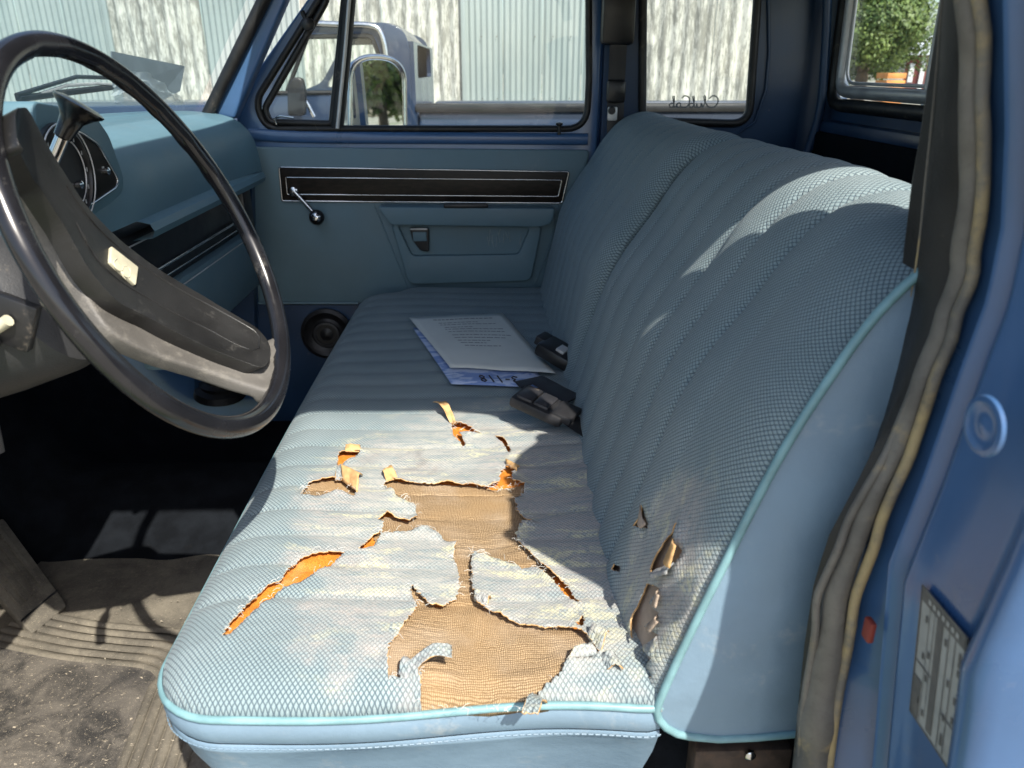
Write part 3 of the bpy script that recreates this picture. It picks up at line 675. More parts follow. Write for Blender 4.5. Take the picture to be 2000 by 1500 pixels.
# card and crumpled plastic on the pad by the glass
cb = [P(218, 100, x=-1.02), P(361, 129, x=-1.02), P(352, 178, x=-1.0), P(300, 205, x=-1.0), P(222, 170, x=-1.0)]
cd = obj('grey_card', [tuple(p) for p in cb] + [tuple(p + np.array([-.003, 0, 0])) for p in cb], [(0, 1, 2, 3, 4), (9, 8, 7, 6, 5)] + [(i, (i + 1) % 5, (i + 1) % 5 + 5, i + 5) for i in range(5)], M['greycard'])
tag(cd, 'dark grey card leaning on the windshield above the dashboard', 'card')
def bagf(u, v):
    a = 222 + 135 * u; b = 205 - (84 * (1 - .55 * u) * math.sin(math.pi * min(1, .15 + u * .8))) * v
    p = P(a, b, x=-.985 + .03 * v)
    n_ = noise.noise(Vector((u * 7, v * 6, 3.1))); return (p[0] + .02 * n_, p[1] + .012 * noise.noise(Vector((u * 9, v * 7, 9))), p[2] + .008 * n_)
bg_ = surf('plastic_bag', 22, 14, bagf, M['bag'], None, 60)
tag(bg_, 'crumpled translucent plastic lying against the windshield', 'plastic bag')

# ================================================================== steering wheel and column
def gridpts(x0, x1, y0, y1, s, jit=.25):
    gx, gy = np.meshgrid(np.arange(x0, x1, s), np.arange(y0, y1, s)); p = np.stack([gx.ravel(), gy.ravel()], 1)
    return p + rng.uniform(-jit, jit, p.shape) * s
def segdist(p, poly, closed=True):
    a = np.asarray(poly); b = np.roll(a, -1, 0) if closed else a[1:]
    if not closed: a = a[:-1]
    d = np.full(len(p), 9.)
    for i in range(len(a)):
        ab = b[i] - a[i]; t = np.clip(((p - a[i]) @ ab) / (ab @ ab + 1e-12), 0, 1)
        d = np.minimum(d, np.linalg.norm(p - a[i] - t[:, None] * ab, axis=1))
    return d
WC = np.array([-.337, .808, -.167]); wt, wy = .415, -.042
Wn = np.array([math.cos(wt) * math.cos(wy), math.cos(wt) * math.sin(wy), math.sin(wt)])
Wa = np.cross([0, 0, 1], Wn); Wa /= np.linalg.norm(Wa); Wb = np.cross(Wn, Wa)
def wp3(a, b, h): return WC + Wa * a + Wb * b + Wn * h
def dish(a, b): return -.085 * np.clip(1 - (a * a + b * b) / .195 ** 2, 0, 1) ** .8     # the spokes dip to a sunken hub
def wpx(px, py, h=0., dip=True):
    g = 0.
    for _ in range(25 if dip else 1):
        p = PL(px, py, WC + Wn * (h + g), Wn) - WC; a, b = p @ Wa, p @ Wb; g = .5 * g + .5 * float(dish(a, b))
    return np.array([a, b])
wheel = thing('steering_wheel', tuple(WC), 'large worn black steering wheel with two dusty spokes', 'steering wheel')
RR = .2068; seg = 180; V = []; Fc = []
for i in range(seg):
    t = 2 * math.pi * i / seg; d = np.array([math.cos(t), math.sin(t)])
    grip = .0016 * max(0, math.cos(26 * t)) if (.12 < t < 1.75) else 0
    for k2 in range(16):
        q = 2 * math.pi * k2 / 16; rr_ = .0108 + .0010 * math.cos(2 * q)
        ro_ = RR + (rr_ - (grip if math.cos(q) < -.3 else 0)) * math.cos(q)
        V.append(wp3(d[0] * ro_, d[1] * ro_, rr_ * math.sin(q) * 1.05 - (grip if math.sin(q) < -.3 else 0)))
for i in range(seg):
    j = (i + 1) % seg
    for k2 in range(16):
        l = (k2 + 1) % 16; Fc.append((i * 16 + k2, j * 16 + k2, j * 16 + l, i * 16 + l))
obj('rim', V, Fc, M['blackgloss'], wheel, 180)
def wplate(name, pxs, h, t, mat, parent, bevel, r=.008):
    pl = roundpoly([wpx(a, b, h) for a, b in pxs], r, 4)
    lo, hi = np.min(pl, 0), np.max(pl, 0); g = gridpts(lo[0], hi[0], lo[1], hi[1], .012, .1); g = g[inside(g, pl)]; g = g[segdist(g, np.array(pl)) > .008]
    return plate(name, pl, [], lambda a, b, d: wp3(a, b, h - d + float(dish(a, b))), t, mat, parent, bevel=bevel, smooth=50, extra=g)
spk_px = [(18, 205), (60, 262), (110, 350), (160, 440), (210, 520), (280, 580), (400, 640), (510, 676), (548, 650), (566, 700), (556, 752), (535, 778), (505, 757), (420, 727), (300, 690), (215, 648), (165, 565), (115, 470), (62, 380), (15, 290)]
wplate('spoke', spk_px, .000, .024, M['greyarm'], wheel, .007, .02)
pad_px = [(28, 212), (52, 208), (64, 226), (112, 312), (170, 402), (228, 462), (300, 518), (400, 578), (500, 636), (528, 668), (531, 700), (514, 720), (482, 708), (400, 675), (300, 624), (228, 588), (178, 532), (128, 442), (78, 362), (35, 292)]
hb = wplate('horn_bar', pad_px, .020, .022, M['pad'], wheel, .006, .012)
lp = [wpx(a, b, .0205) for a, b in [(130, 362), (190, 442), (250, 497), (330, 552), (420, 602), (495, 645), (506, 668), (492, 684), (400, 640), (300, 588), (235, 548), (190, 505), (150, 435)]]
tube('pad_groove', [wp3(a, b, .0203 + float(dish(a, b))) for a, b in spline(lp, 60)], .0012, M['pad'], hb, 6)
em = roundpoly([wpx(a, b, .021) for a, b in [(214, 482), (267, 523), (262, 559), (212, 514)]], .002, 2)
eb = plate('horn_emblem', em, [], lambda a, b, d: wp3(a, b, .0235 - d + float(dish(a, b))), .004, M['cream'], hb, bevel=.0008)
for pts in ([(228, 505), (222, 512), (226, 524), (236, 530), (240, 522), (232, 514)], [(240, 522), (248, 520), (254, 530), (252, 542), (244, 540), (240, 532)], [(236, 530), (240, 540), (246, 546)]):
    tube('emblem_relief', [wp3(*q, .0238 + float(dish(*q))) for q in (wpx(a, b, .0235) for a, b in spline(pts, 14))], .0007, M['cream'], eb, 6)
lathe('hub', [(.045, -.125), (.047, -.115), (.04, -.10)], WC, Wn, M['shroud'], wheel, 28)
clm = thing('steering_column', tuple(WC - Wn * .1), 'dark grey plastic steering column shroud behind the wheel', 'steering column')
co_ = WC - Wn * .06
lathe('column_shroud', [(.05, .27), (.07, .24), (.078, .17), (.082, .10), (.078, .075), (.055, .06)], co_ , -Wn, M['shroud'], clm, 36)
lathe('column_tube', [(.026, .66), (.03, .30)], co_, -Wn, M['shroud'], clm, 24)
ks = PL(18, 620, co_ - Wn * .19 - np.array([0, .082, 0]), (0, 1, 0))
sh_y = P(18, 625, y=WC[1] - .072)
box('key_slot', sh_y, (.05, .012, .05), M['black'], clm, .002, Matrix.Rotation(.42, 3, 'Y'))
tube('key_stub', [sh_y + np.array([-.02, -.010, -.012]), sh_y + np.array([.008, -.014, .004])], .006, M['cream'], clm, 10)
tube('turn_lever', spline([co_ - Wn * .10, (-.485, .74, -.24), (-.49, .70, -.29), (-.49, .69, -.35)], 20), [.005] * 11 + [.009] * 9, M['black'], clm, 10)
box('yellow_tag', P(128, 692, y=.86), (.012, .002, .008), M['yellow'], clm)
gs = thing('gear_lever', tuple(P(110, 300, y=.93)), 'column gear lever with flared black knob and chrome stem', 'gear lever')
k0, k1, k2_ = P(96, 330, y=.93), P(122, 268, y=.93), P(155, 205, y=.94)
tube('stem', [k0, k1], .0075, M['chrome'], gs, 12)
dd = (k2_ - k1); L_ = np.linalg.norm(dd)
lathe('knob', [(.0095, 0), (.011, L_ * .3), (.013, L_ * .55), (.020, L_ * .78), (.027, L_ * .92), (.028, L_ * 1.0), (.020, L_ * 1.06), (.006, L_ * 1.08)], k1, dd, pmat('black_knob', (.006, .006, .006), .16), gs, 24)
# pedal, mat, litter
pd = thing('accelerator_pedal', tuple(P(90, 1220, z=FZ)), 'long ribbed rubber accelerator pedal standing off the floor', 'pedal')
A, B, C_, D_ = P(63, 1238, z=FZ + .02), P(132, 1182, z=FZ + .02), P(5, 1010, z=FZ + .12), P(-75, 1085, z=FZ + .12)
A, B, C_, D_ = map(np.array, (A, B, C_, D_)); pn_ = np.cross(B - A, D_ - A); pn_ /= np.linalg.norm(pn_); pn_ = pn_ if pn_[2] > 0 else -pn_
def pf(u, v, h): return (A * (1 - u) + B * u) * (1 - v) + (D_ * (1 - u) + C_ * u) * v + pn_ * h
plate('pedal_pad', roundpoly([(0, 0), (1, 0), (1, 1), (0, 1)], .05, 3), [], lambda a, b, t: tuple(pf(a, b, -t)), .016, M['mattan'], pd, bevel=.003)
for j in range(5): plate('pedal_rib', roundpoly([(.17 + j * .145, .26), (.25 + j * .145, .26), (.25 + j * .145, .97), (.17 + j * .145, .97)], .02, 2), [], lambda a, b, t: tuple(pf(a, b, .005 - t)), .006, M['mattan'], pd)
plate('pedal_heel', [(.0, .145), (1, .145), (1, .16), (0, .16)], [], lambda a, b, t: tuple(pf(a, b, .003 - t)), .004, M['rubber'], pd)
MZ = FZ + .012
mt = thing('floor_mat', (-.65, 1.05, FZ), 'dirty ribbed rubber mat on the driver floor', 'floor mat')
def matf(u, v):
    x = -1.0 + u * .72; y = .64 + v * .84; return (x, y, MZ + .004 * noise.noise(Vector((x * 9, y * 9, 0))))
surf('mat_base', 60, 60, matf, M['mattan'], mt)
hpc = [P(-30, 1262, z=MZ)[:2], P(100, 1290, z=MZ)[:2], P(200, 1302, z=MZ)[:2], P(285, 1312, z=MZ)[:2], P(306, 1330, z=MZ)[:2], P(290, 1350, z=MZ)[:2], P(230, 1500, z=MZ)[:2], P(150, 1680, z=MZ)[:2]]
hpz = MZ + .006
hq = [tuple(q) for q in spline([tuple(p) for p in hpc], 40)] + [tuple(P(-260, 1680, z=MZ)[:2]), tuple(P(-260, 1250, z=MZ)[:2])]
plate('heel_pad', hq, [], onZ(hpz), -.008, M['mat'], mt)
for j in range(6):
    off = .006 + j * .0185; pts = []
    for i, p in enumerate(hpc):
        t_ = np.array(hpc[min(i + 1, len(hpc) - 1)]) - np.array(hpc[max(i - 1, 0)]); t_ /= np.linalg.norm(t_); n_ = np.array([-t_[1], t_[0]])
        pts.append((p[0] + n_[0] * off, p[1] + n_[1] * off, MZ + .004))
    tube('mat_rib', spline(pts, 40), .0078, M['mattan'], mt, 8, flat=.62, up=(0, 0, 1))
sk = obj('wooden_stick', *g_tube([P(268, 972, z=FZ + .03), P(300, 976, z=FZ + .03), P(360, 977, z=FZ + .03), P(445, 984, z=FZ + .03)], [.010, .006, .0055, .007], 8), M['wood'], None, 60)
tag(sk, 'thin pale stick lying on the dark floor beside the seat', 'stick')
for i, (a, b, r_) in enumerate([(235, 972, .008), (125, 936, .007)]):
    o = obj('wood_chip', *g_tube([P(a - 10, b + (2 if i == 0 else 14), z=FZ + .02), P(a, b, z=FZ + .022), P(a + 12, b - (1 if i == 0 else 14), z=FZ + .02)], [.002, r_, .002], 6, flat=.5), M['wood'], None, 60)
    tag(o, ['small pale wood chip left of the stick tip', 'pale sliver on the dark floor above the pedal'][i], 'wood chip')
db = MB()
for i in range(1100):
    a = random.uniform(-20, 380); b = random.uniform(1170, 1520); p = P(a, b, z=MZ + .008); r_ = .0003 + .0013 * random.random() ** 3
    if p[0] > -.42: continue
    db.add([p + rng.normal(size=3) * r_ * np.array([1.6, 1, .5]) for _ in range(4)], [(0, 1, 2), (0, 2, 3), (0, 3, 1), (1, 3, 2)])
tag(db.build('floor_grit', pmat('grit', (.27, .235, .18), .9), None, None), 'pale grit scattered over the driver floor mat', 'grit', kind='stuff')
bt = thing('shift_boot', tuple(P(430, 770, z=FZ + .1)), 'dim rubber shifter boot on the floor tunnel', 'shifter boot')
lathe('boot', [(.075, 0), (.07, .02), (.055, .03), (.057, .04), (.042, .05), (.044, .06), (.025, .075), (.02, .09)], P(430, 770, z=FZ + .10), (.1, -.1, 1), M['rubber'], bt, 24)
lathe('boot_collar', [(.024, .09), (.024, .10), (.016, .105)], P(430, 770, z=FZ + .10), (.1, -.1, 1), M['shroud'], bt, 20)

# ================================================================== bench seat
seat = thing('bench_seat', (-.1, 1.35, FZ), 'worn blue woven cloth bench seat with a torn driver side', 'bench seat')
XF, XB, YN, YF = -.362, .172, .600, 2.11
def fbm(x, y, s=1., z=0.):
    return np.array([noise.noise(Vector((float(a) * s, float(b) * s, z))) for a, b in zip(np.ravel(x), np.ravel(y))]).reshape(np.shape(x))
def plan_out():
    r = .085; pts = [(XB, YN - .004)]
    for x in np.linspace(.155, XF + r, 24): pts.append((x, YN + .006 * math.sin((x + .1) * 13)))
    for a in np.linspace(0, math.pi / 2, 12)[1:]: pts.append((XF + r - r * math.sin(a), YN + .006 * math.sin((XF + r + .1) * 13) + r - r * math.cos(a)))
    for y in np.linspace(.72, 1.98, 40): pts.append((XF - .006 * math.sin((y - .7) * 2.4), y))
    for a in np.linspace(0, math.pi / 2, 8): pts.append((XF + .09 - .09 * math.cos(a), 2.02 + .09 * math.sin(a)))
    pts.append((XB, YF)); return np.array(pts)
OUT = plan_out()
def segdist(p, poly, closed=True):
    a = np.asarray(poly); b = np.roll(a, -1, 0) if closed else a[1:]
    if not closed: a = a[:-1]
    d = np.full(len(p), 9.)
    for i in range(len(a)):
        ab = b[i] - a[i]; t = np.clip(((p - a[i]) @ ab) / (ab @ ab + 1e-12), 0, 1)
        d = np.minimum(d, np.linalg.norm(p - a[i] - t[:, None] * ab, axis=1))
    return d
EDGE = OUT[:-1]
PL0, PLW = .742, .066
def pleat(y, amp):
    s = np.abs(np.sin(np.pi * (y - PL0) / PLW)); b = amp * (s ** .27 - .7)
    return np.where(y > PL0, b, amp * .45 * sstep(PL0, PL0 - .02, y) + (y <= PL0) * -amp * .1)
def cush(p):
    p = np.atleast_2d(p); d = segdist(p, EDGE, False)
    dd = np.clip(1 - d / .075, 0, 1); z = -.608 + .038 * np.sqrt(1 - dd ** 2)
    used = np.exp(-(((p[:, 0] - .0) / .22) ** 2 + ((p[:, 1] - .93) / .30) ** 2))
    z = z + pleat(p[:, 1], .0085) * (1 - .6 * used) * sstep(0, .03, d) - .013 * used
    z += .0035 * np.sin(p[:, 0] * 9 + p[:, 1] * 5) * sstep(0, .1, d)
    return z
def topx(pp):                                        # photograph pixels -> plan positions on the cushion
    out = []
    for a, b in pp:
        z = -.575
        for _ in range(6): q = P(a, b, z=z); z = float(cush(q[None, :2])[0])
        out.append(q[:2])
    return np.array(out)
c7 = lambda L: [(300 + .5 * a, 900 + .5 * b) for a, b in L]
c6 = lambda L: [(550 + .35 * a, 550 + .35 * b) for a, b in L]
TEARS = [
 c7([(270, 685), (300, 630), (350, 580), (390, 540), (440, 490), (500, 466), (525, 424), (575, 384), (645, 356), (745, 356), (705, 396), (655, 420), (605, 458), (550, 480), (500, 500), (438, 548), (390, 588), (340, 634), (296, 680)]),
 c7([(800, 352), (845, 305), (890, 278), (888, 302), (855, 334), (822, 352)]),
 c6([(318, 965), (360, 948), (448, 955), (405, 988), (340, 1030), (312, 1042)]),
 c6([(108, 1192), (150, 1118), (300, 1103), (345, 1108), (420, 1170), (400, 1198), (330, 1182), (200, 1194), (120, 1197)]),
 c7([(900, 95), (920, 72), (950, 80), (1100, 90), (1250, 98), (1340, 116), (1420, 100), (1450, 95), (1440, 130), (1415, 160), (1420, 200), (1450, 225), (1478, 250), (1440, 252), (1415, 290), (1438, 325), (1478, 372), (1530, 432), (1480, 420), (1440, 430), (1400, 402), (1330, 385), (1250, 358), (1238, 400), (1244, 450), (1246, 500), (1262, 560), (1300, 577), (1330, 592), (1380, 620), (1450, 645), (1550, 655), (1650, 658), (1690, 688), (1742, 750), (1720, 765), (1622, 775), (1600, 822), (1562, 880), (1500, 920), (1450, 960), (1438, 986), (1340, 986), (1250, 982), (1140, 975), (1030, 962), (1048, 900), (1045, 840), (1000, 800), (962, 882), (935, 892), (920, 872), (914, 780), (920, 720), (960, 670), (1000, 612), (1030, 566), (1000, 505), (1012, 490), (1050, 540), (1085, 568), (1132, 572), (1180, 540), (1196, 490), (1190, 430), (1170, 380), (1180, 330), (1120, 300), (1080, 268), (1058, 266), (980, 276), (892, 292), (900, 250), (878, 235), (920, 212), (950, 228), (1000, 242), (1032, 215), (1020, 180), (960, 150), (930, 120)]),
 c7([(1350, 84), (1358, 40), (1385, 8), (1422, 30), (1402, 52), (1402, 85), (1452, 95), (1444, 126), (1398, 122), (1300, 108)]),
 c6([(948, 798), (1000, 798), (1060, 820), (1118, 856), (1050, 853), (988, 838), (1008, 870), (1027, 918), (1008, 922), (958, 862)]),
 c6([(1188, 860), (1242, 884), (1278, 940), (1272, 968), (1248, 932), (1210, 893)]),
 c7([(1408, 286), (1452, 345), (1530, 426), (1612, 486), (1668, 562), (1652, 562), (1588, 505), (1516, 446), (1448, 384), (1416, 330)]),
 c7([(1652, 640), (1676, 612), (1684, 632), (1668, 656)]),
]
def ragged(poly, step=.0026, amp=.0026, seed=0):
    p = np.asarray(poly); out = []
    for i in range(len(p)):
        a, b = p[i], p[(i + 1) % len(p)]; n = max(1, int(np.linalg.norm(b - a) / step))
        for j in range(n):
            q = a + (b - a) * j / n
            out.append(q + amp * np.array([noise.noise(Vector((q[0] * 330, q[1] * 330, seed))), noise.noise(Vector((q[0] * 330, q[1] * 330, seed + 5.5)))]) * 1.3)
    return np.array(out)
TP = [ragged(topx(t), seed=i) for i, t in enumerate(TEARS)]
def gridpts(x0, x1, y0, y1, s, jit=.25):
    gx, gy = np.meshgrid(np.arange(x0, x1, s), np.arange(y0, y1, s)); p = np.stack([gx.ravel(), gy.ravel()], 1)
    return p + rng.uniform(-jit, jit, p.shape) * s
G = np.vstack([gridpts(XF, XB, YN, 1.32, .0046), gridpts(XF, XB, 1.32, YF, .0085)])
G = G[inside(G, OUT) & (segdist(G, EDGE, False) > .002)]
tb = np.vstack(TP)
near = np.array([True] * len(G))
dT = np.min([segdist(G, t) for t in TP], axis=0); G = G[dT > .0016]
V2, T = cdt(OUT, TP, G)
dT = np.min([segdist(V2, t) for t in TP], axis=0)
z = cush(V2)
lift = np.clip(.45 + 1.1 * fbm(V2[:, 0], V2[:, 1], 38, 2.), 0, 1.2)
d0 = segdist(V2, TP[0]); lift = lift * (1 - .75 * np.exp(-(d0 / .02) ** 2))
z = z + .0068 * lift * np.exp(-dT / .010) + .0012 * fbm(V2[:, 0], V2[:, 1], 70) * np.exp(-dT / .05)
V3 = np.column_stack([V2, z]); 
dd_ = segdist(V2, EDGE, False)
cover = obj('cushion_cover', V3, T, [M['cloth'], M['flapback']], seat, 180, np.column_stack([V2[:, 1] + .2, V2[:, 0] + .5]))
so_ = cover.modifiers.new('cloth_thickness', 'SOLIDIFY'); so_.thickness = .0014; so_.offset = -1; so_.material_offset = 1; so_.material_offset_rim = 1
# foam just under the cover, burlap where the big holes open
gf = gridpts(XF + .02, XB, YN + .012, 1.34, .006, 0); V = np.column_stack([gf, cush(gf) - .0095 + .0012 * fbm(gf[:, 0], gf[:, 1], 60) - .016 * inside(gf, TP[4]) * sstep(.004, .016, segdist(gf, TP[4]))])
nx = len(np.arange(XF + .02, XB, .006)); ny = len(np.arange(YN + .012, 1.34, .006)); ok = inside(gf, OUT)
Fq = [(j * nx + i, j * nx + i + 1, (j + 1) * nx + i + 1, (j + 1) * nx + i) for j in range(ny - 1) for i in range(nx - 1) if ok[j * nx + i] and ok[j * nx + i + 1] and ok[(j + 1) * nx + i] and ok[(j + 1) * nx + i + 1]]
obj('cushion_foam', V, Fq, M['foam'], seat, 180)
def burlap(poly, sag, name):
    p = np.asarray(poly); lo, hi = p.min(0) - .02, p.max(0) + .02; s = .0026
    xs = np.arange(lo[0], min(hi[0], XB), s); ys = np.arange(max(lo[1], YN + .003), hi[1], s); gx, gy = np.meshgrid(xs, ys); g = np.stack([gx.ravel(), gy.ravel()], 1)
    d = segdist(g, p); ins = inside(g, p); keep = ins | (d < .012)
    warp = fbm(g[:, 0], g[:, 1], 9, 4.); w2 = fbm(g[:, 0] * .35, g[:, 1], 26, 1.)
    wr = (1 - np.abs(np.sin((g[:, 1] + .014 * warp) * 190 + 2.5 * w2))) ** 1.3
    band = sstep(.98, .80, g[:, 1])
    wf = (1 - np.abs(np.sin((g[:, 1] + .006 * fbm(g[:, 0], g[:, 1], 22, 3.)) * 480 + 4 * w2)))
    h = cush(g) - .0078 + .0060 * band * wr * np.clip(.1 + 2.2 * fbm(g[:, 0], g[:, 1], 11, 7.), 0, 1.1) + (.0006 + .0014 * band) * wf * np.clip(.5 + 1.6 * fbm(g[:, 0], g[:, 1], 18, 9.), 0, 1) - sag * sstep(0, .05, d) * ins * band
    V = np.column_stack([g, h]); n = len(xs); m = len(ys)
    Fq = [(j * n + i, j * n + i + 1, (j + 1) * n + i + 1, (j + 1) * n + i) for j in range(m - 1) for i in range(n - 1) if keep[j * n + i] and keep[j * n + i + 1] and keep[(j + 1) * n + i] and keep[(j + 1) * n + i + 1]]
    return obj(name, V, Fq, M['burlap'], seat, 180)
burlap(TP[4], .006, 'burlap_lining'); burlap(TP[3], 0, 'burlap_lining')
# loose flaps of torn cloth
def flap(pxs, lift, mats, curl=.5, n=10):
    """pxs: four pixels a, b (rooted edge) and c, d (free edge); rises and curls towards the free edge"""
    q = topx(pxs); q3 = np.column_stack([q, cush(q)]); V = []; uv = []
    for i in range(n + 1):
        for j in range(n + 1):
            u, v = i / n, j / n; p = (q3[0] * (1 - u) + q3[1] * u) * (1 - v) + (q3[3] * (1 - u) + q3[2] * u) * v
            h = lift * math.sin(v * math.pi * (.5 + curl)) + .002 * noise.noise(Vector((u * 5, v * 4, lift * 900))) + .001
            p = p + np.array([.0022 * noise.noise(Vector((u * 9, v * 3, 1))), .0022 * noise.noise(Vector((u * 3, v * 9, 7))), h]); V.append(p); uv.append((p[1] + .2, p[0] + .5))
    W = n + 1; Fq = [(i * W + j, (i + 1) * W + j, (i + 1) * W + j + 1, i * W + j + 1) for i in range(n) for j in range(n)]
    nm_ = np.cross(V[1] - V[0], V[W] - V[0])
    if nm_[2] > 0: Fq = [f_[::-1] for f_ in Fq]
    o = obj('torn_flap', V, Fq, mats, seat, 180, uv)
    s_ = o.modifiers.new('t', 'SOLIDIFY'); s_.thickness = .0016; s_.material_offset = 1; s_.material_offset_rim = 1; return o
FB, CL = M['flapback'], M['cloth']
flap(c7([(985, 800), (1000, 848), (1168, 822), (1166, 768)]), .022, [CL, FB], .25)
flap(c7([(960, 890), (1045, 905), (1030, 800), (985, 775)]), .010, [CL, FB], .4)
flap(c6([(335, 1110), (420, 1180), (455, 1090), (345, 1050)]), .016, [FB, FB], .45)
flap(c6([(300, 1110), (345, 1112), (360, 1060), (320, 1045)]), .010, [CL, FB], .3)
flap(c6([(585, 1120), (650, 1105), (600, 1045), (560, 1075)]), .012, [FB, FB], .4)
flap(c6([(945, 795), (975, 800), (910, 705), (845, 706)]), .020, [FB, FB], .3)
flap(c6([(355, 950), (440, 955), (440, 925), (365, 925)]), .008, [FB, FB], .4)
flap(c6([(1255, 1010), (1330, 1045), (1310, 1070), (1250, 1035)]), .010, [FB, FB], .4)
flap(c7([(1440, 985), (1500, 990), (1540, 905), (1490, 910)]), .010, [CL, FB], .5)
flap(c7([(1620, 775), (1735, 765), (1700, 720), (1660, 735)]), .008, [CL, FB], .4)
flap(c7([(1690, 690), (1745, 752), (1780, 690), (1725, 665)]), .014, [CL, FB], .3)
flap(c7([(1745, 770), (1770, 820), (1835, 838), (1800, 770)]), .010, [CL, FB], .3)
flap(c7([(1250, 545), (1300, 570), (1320, 545), (1262, 520)]), .010, [CL, FB], .4)
fr = MB()                                                # frayed threads along the torn edges
for i in range(380):
    t = TP[random.choice([0, 3, 4, 4, 4, 4, 4, 5, 6, 8])]; p = t[random.randrange(len(t))]; z0 = float(cush(p[None])[0]) + .004
    a = random.uniform(0, 6.28); L_ = random.uniform(.003, .011); q = np.array([p[0], p[1], z0]); e = q + np.array([math.cos(a) * L_, math.sin(a) * L_, random.uniform(-.003, .004)])
    fr.add(*g_tube([q, (q + e) / 2 + np.array([0, 0, .002]), e], .0002, 3))
fr.build('frayed_threads', pmat('fray', (.62, .62, .58), .8), seat, None)['kind'] = 'stuff'
# piping and skirt
pip = np.vstack([[.174, YN + .003, -.6095], [.165, YN, -.6095], np.column_stack([EDGE, np.full(len(EDGE), -.6095)])[1:]])
pip[:, 2] += .003 * np.sin(pip[:, 0] * 17) * (pip[:, 1] < .62)
pth = spline(pip, 150)
tube('cushion_piping', pth, .0043, M['piping'], seat, 10)
nrm = []
for i in range(len(pth)):
    t_ = pth[min(i + 1, len(pth) - 1)] - pth[max(i - 1, 0)]; n_ = np.array([-t_[1], t_[0], 0]); n_ /= np.linalg.norm(n_); nrm.append(n_)
nrm = np.array(nrm); cc_ = np.array([-.05, 1.3, 0])
sgn = np.sign(((cc_ - pth) * nrm).sum(1)); nrm = nrm * sgn[:, None]           # inward
def ring(dz, ins): return pth + nrm * ins + np.array([0, 0, dz])
lev = [(-.004, .002), (-.010, -.001), (-.020, -.002), (-.031, .001), (-.036, .004)]
loft('cushion_band', [[r_[i] for r_ in [ring(*l) for l in lev]] for i in range(len(pth))], M['vinyl'], seat, 70)
low = [(-.036, .003), (-.041, .000), (-.047, .004), (-.075, .012), (-.12, .030), (-.18, .048), (-.26, .060), (-.37, .062)]
loft('cushion_skirt', [[r_[i] + np.array([0, 0, 0]) + nrm[i] * .004 * math.sin(i * .35) * min(1, j / 4) for j, r_ in enumerate([ring(*l) for l in low])] for i in range(len(pth))], M['vinyl'], seat, 70)
M['thread'] = pmat('pale_thread', (.25, .32, .38), .7)
stc = MB(); sp_ = spline(ring(-.0385, -.0006)[:70], 400)
for i in range(0, 397, 3): stc.add(*g_tube([sp_[i], sp_[i + 2]], .0008, 5))
stc.build('stitching', M['vinyl'], seat, None)
# ---------------- backrest, driver section (near) and passenger section (far)
PR = np.array([(.235, -.652), (.190, -.643), (.168, -.618), (.172, -.585), (.195, -.505), (.217, -.435), (.257, -.315), (.303, -.215), (.332, -.170), (.362, -.142), (.398, -.130), (.432, -.136), (.458, -.162), (.474, -.22), (.468, -.40), (.41, -.635)])
PRS = spline(PR, 240); PRA = np.r_[0, np.cumsum(np.linalg.norm(np.diff(PRS, axis=0), axis=1))]
TMAX = PRA[-1]; TT = PRA[np.argmax(PRS[:, 1])]
def bk(yt, ya, yb, rnd, pl0, amp=.0115, sx=0., flatn=True):
    yt = np.atleast_2d(yt); y, t = yt[:, 0], yt[:, 1]
    x = np.interp(t, PRA, PRS[:, 0]); z = np.interp(t, PRA, PRS[:, 1])
    dx = np.gradient(PRS[:, 0], PRA); dz = np.gradient(PRS[:, 1], PRA)
    tx, tz = np.interp(t, PRA, dx), np.interp(t, PRA, dz); nx_, nz_ = -tz, tx           # outward (to the front / up)
    L_ = np.hypot(nx_, nz_); nx_, nz_ = nx_ / L_, nz_ / L_
    e = np.minimum(y - ya, yb - y); r_ = np.clip(1 - np.minimum((y - ya) / rnd, (yb - y) / .035), 0, 1); off = .033 * np.sqrt(np.clip(1 - r_ ** 2.2, 0, 1)) - .004
    s = np.abs(np.sin(np.pi * (y - pl0) / .080)); pb = amp * (s ** .27 - .7); fade = sstep(pl0 - .001, pl0 + .004, y) * sstep(0, .03, e)
    off = off + pb * fade + .004 * np.sin(t * 9 + y * 3) * sstep(0, .1, e)
    off = off * sstep(0, .05, t) + .003 * sstep(.05, 0, t)
    x = x + .026 * sstep(.32, .50, t) * (sstep(ya + .03, ya + .22, y) if sx == 0 else 1.)
    z = z - (.010 + .022 * sstep(ya + .40, ya, y) * (sx == 0)) * sstep(.40, .56, t)
    # slumped, deformed edge low on the driver's end
    return np.column_stack([x + nx_ * off + sx * sstep(.1, .45, t), y, z + nz_ * off - .3 * sx * sstep(.1, .45, t)])
NB = dict(ya=.602, yb=1.372, rnd=.15, pl0=.735); FBk = dict(ya=1.384, yb=2.12, rnd=.04, pl0=1.40, sx=-.022)
def bpx(pp, kw):
    out = []
    for a, b in pp:
        q = np.array([.68, .25]); tgt = np.array([a, b], float)
        for _ in range(40):
            f0 = proj(bk(q, **kw))[0]; J = np.empty((2, 2)); h = 1e-4
            for k_ in range(2):
                e = np.zeros(2); e[k_] = h; J[:, k_] = (proj(bk(q + e, **kw))[0] - f0) / h
            try: st_ = np.linalg.solve(J, tgt - f0)
            except np.linalg.LinAlgError: break
            q = q + np.clip(st_, -.04, .04); q[0] = np.clip(q[0], kw['ya'] + .001, kw['yb']); q[1] = np.clip(q[1], .005, .62)
        out.append(q)
    return np.array(out)
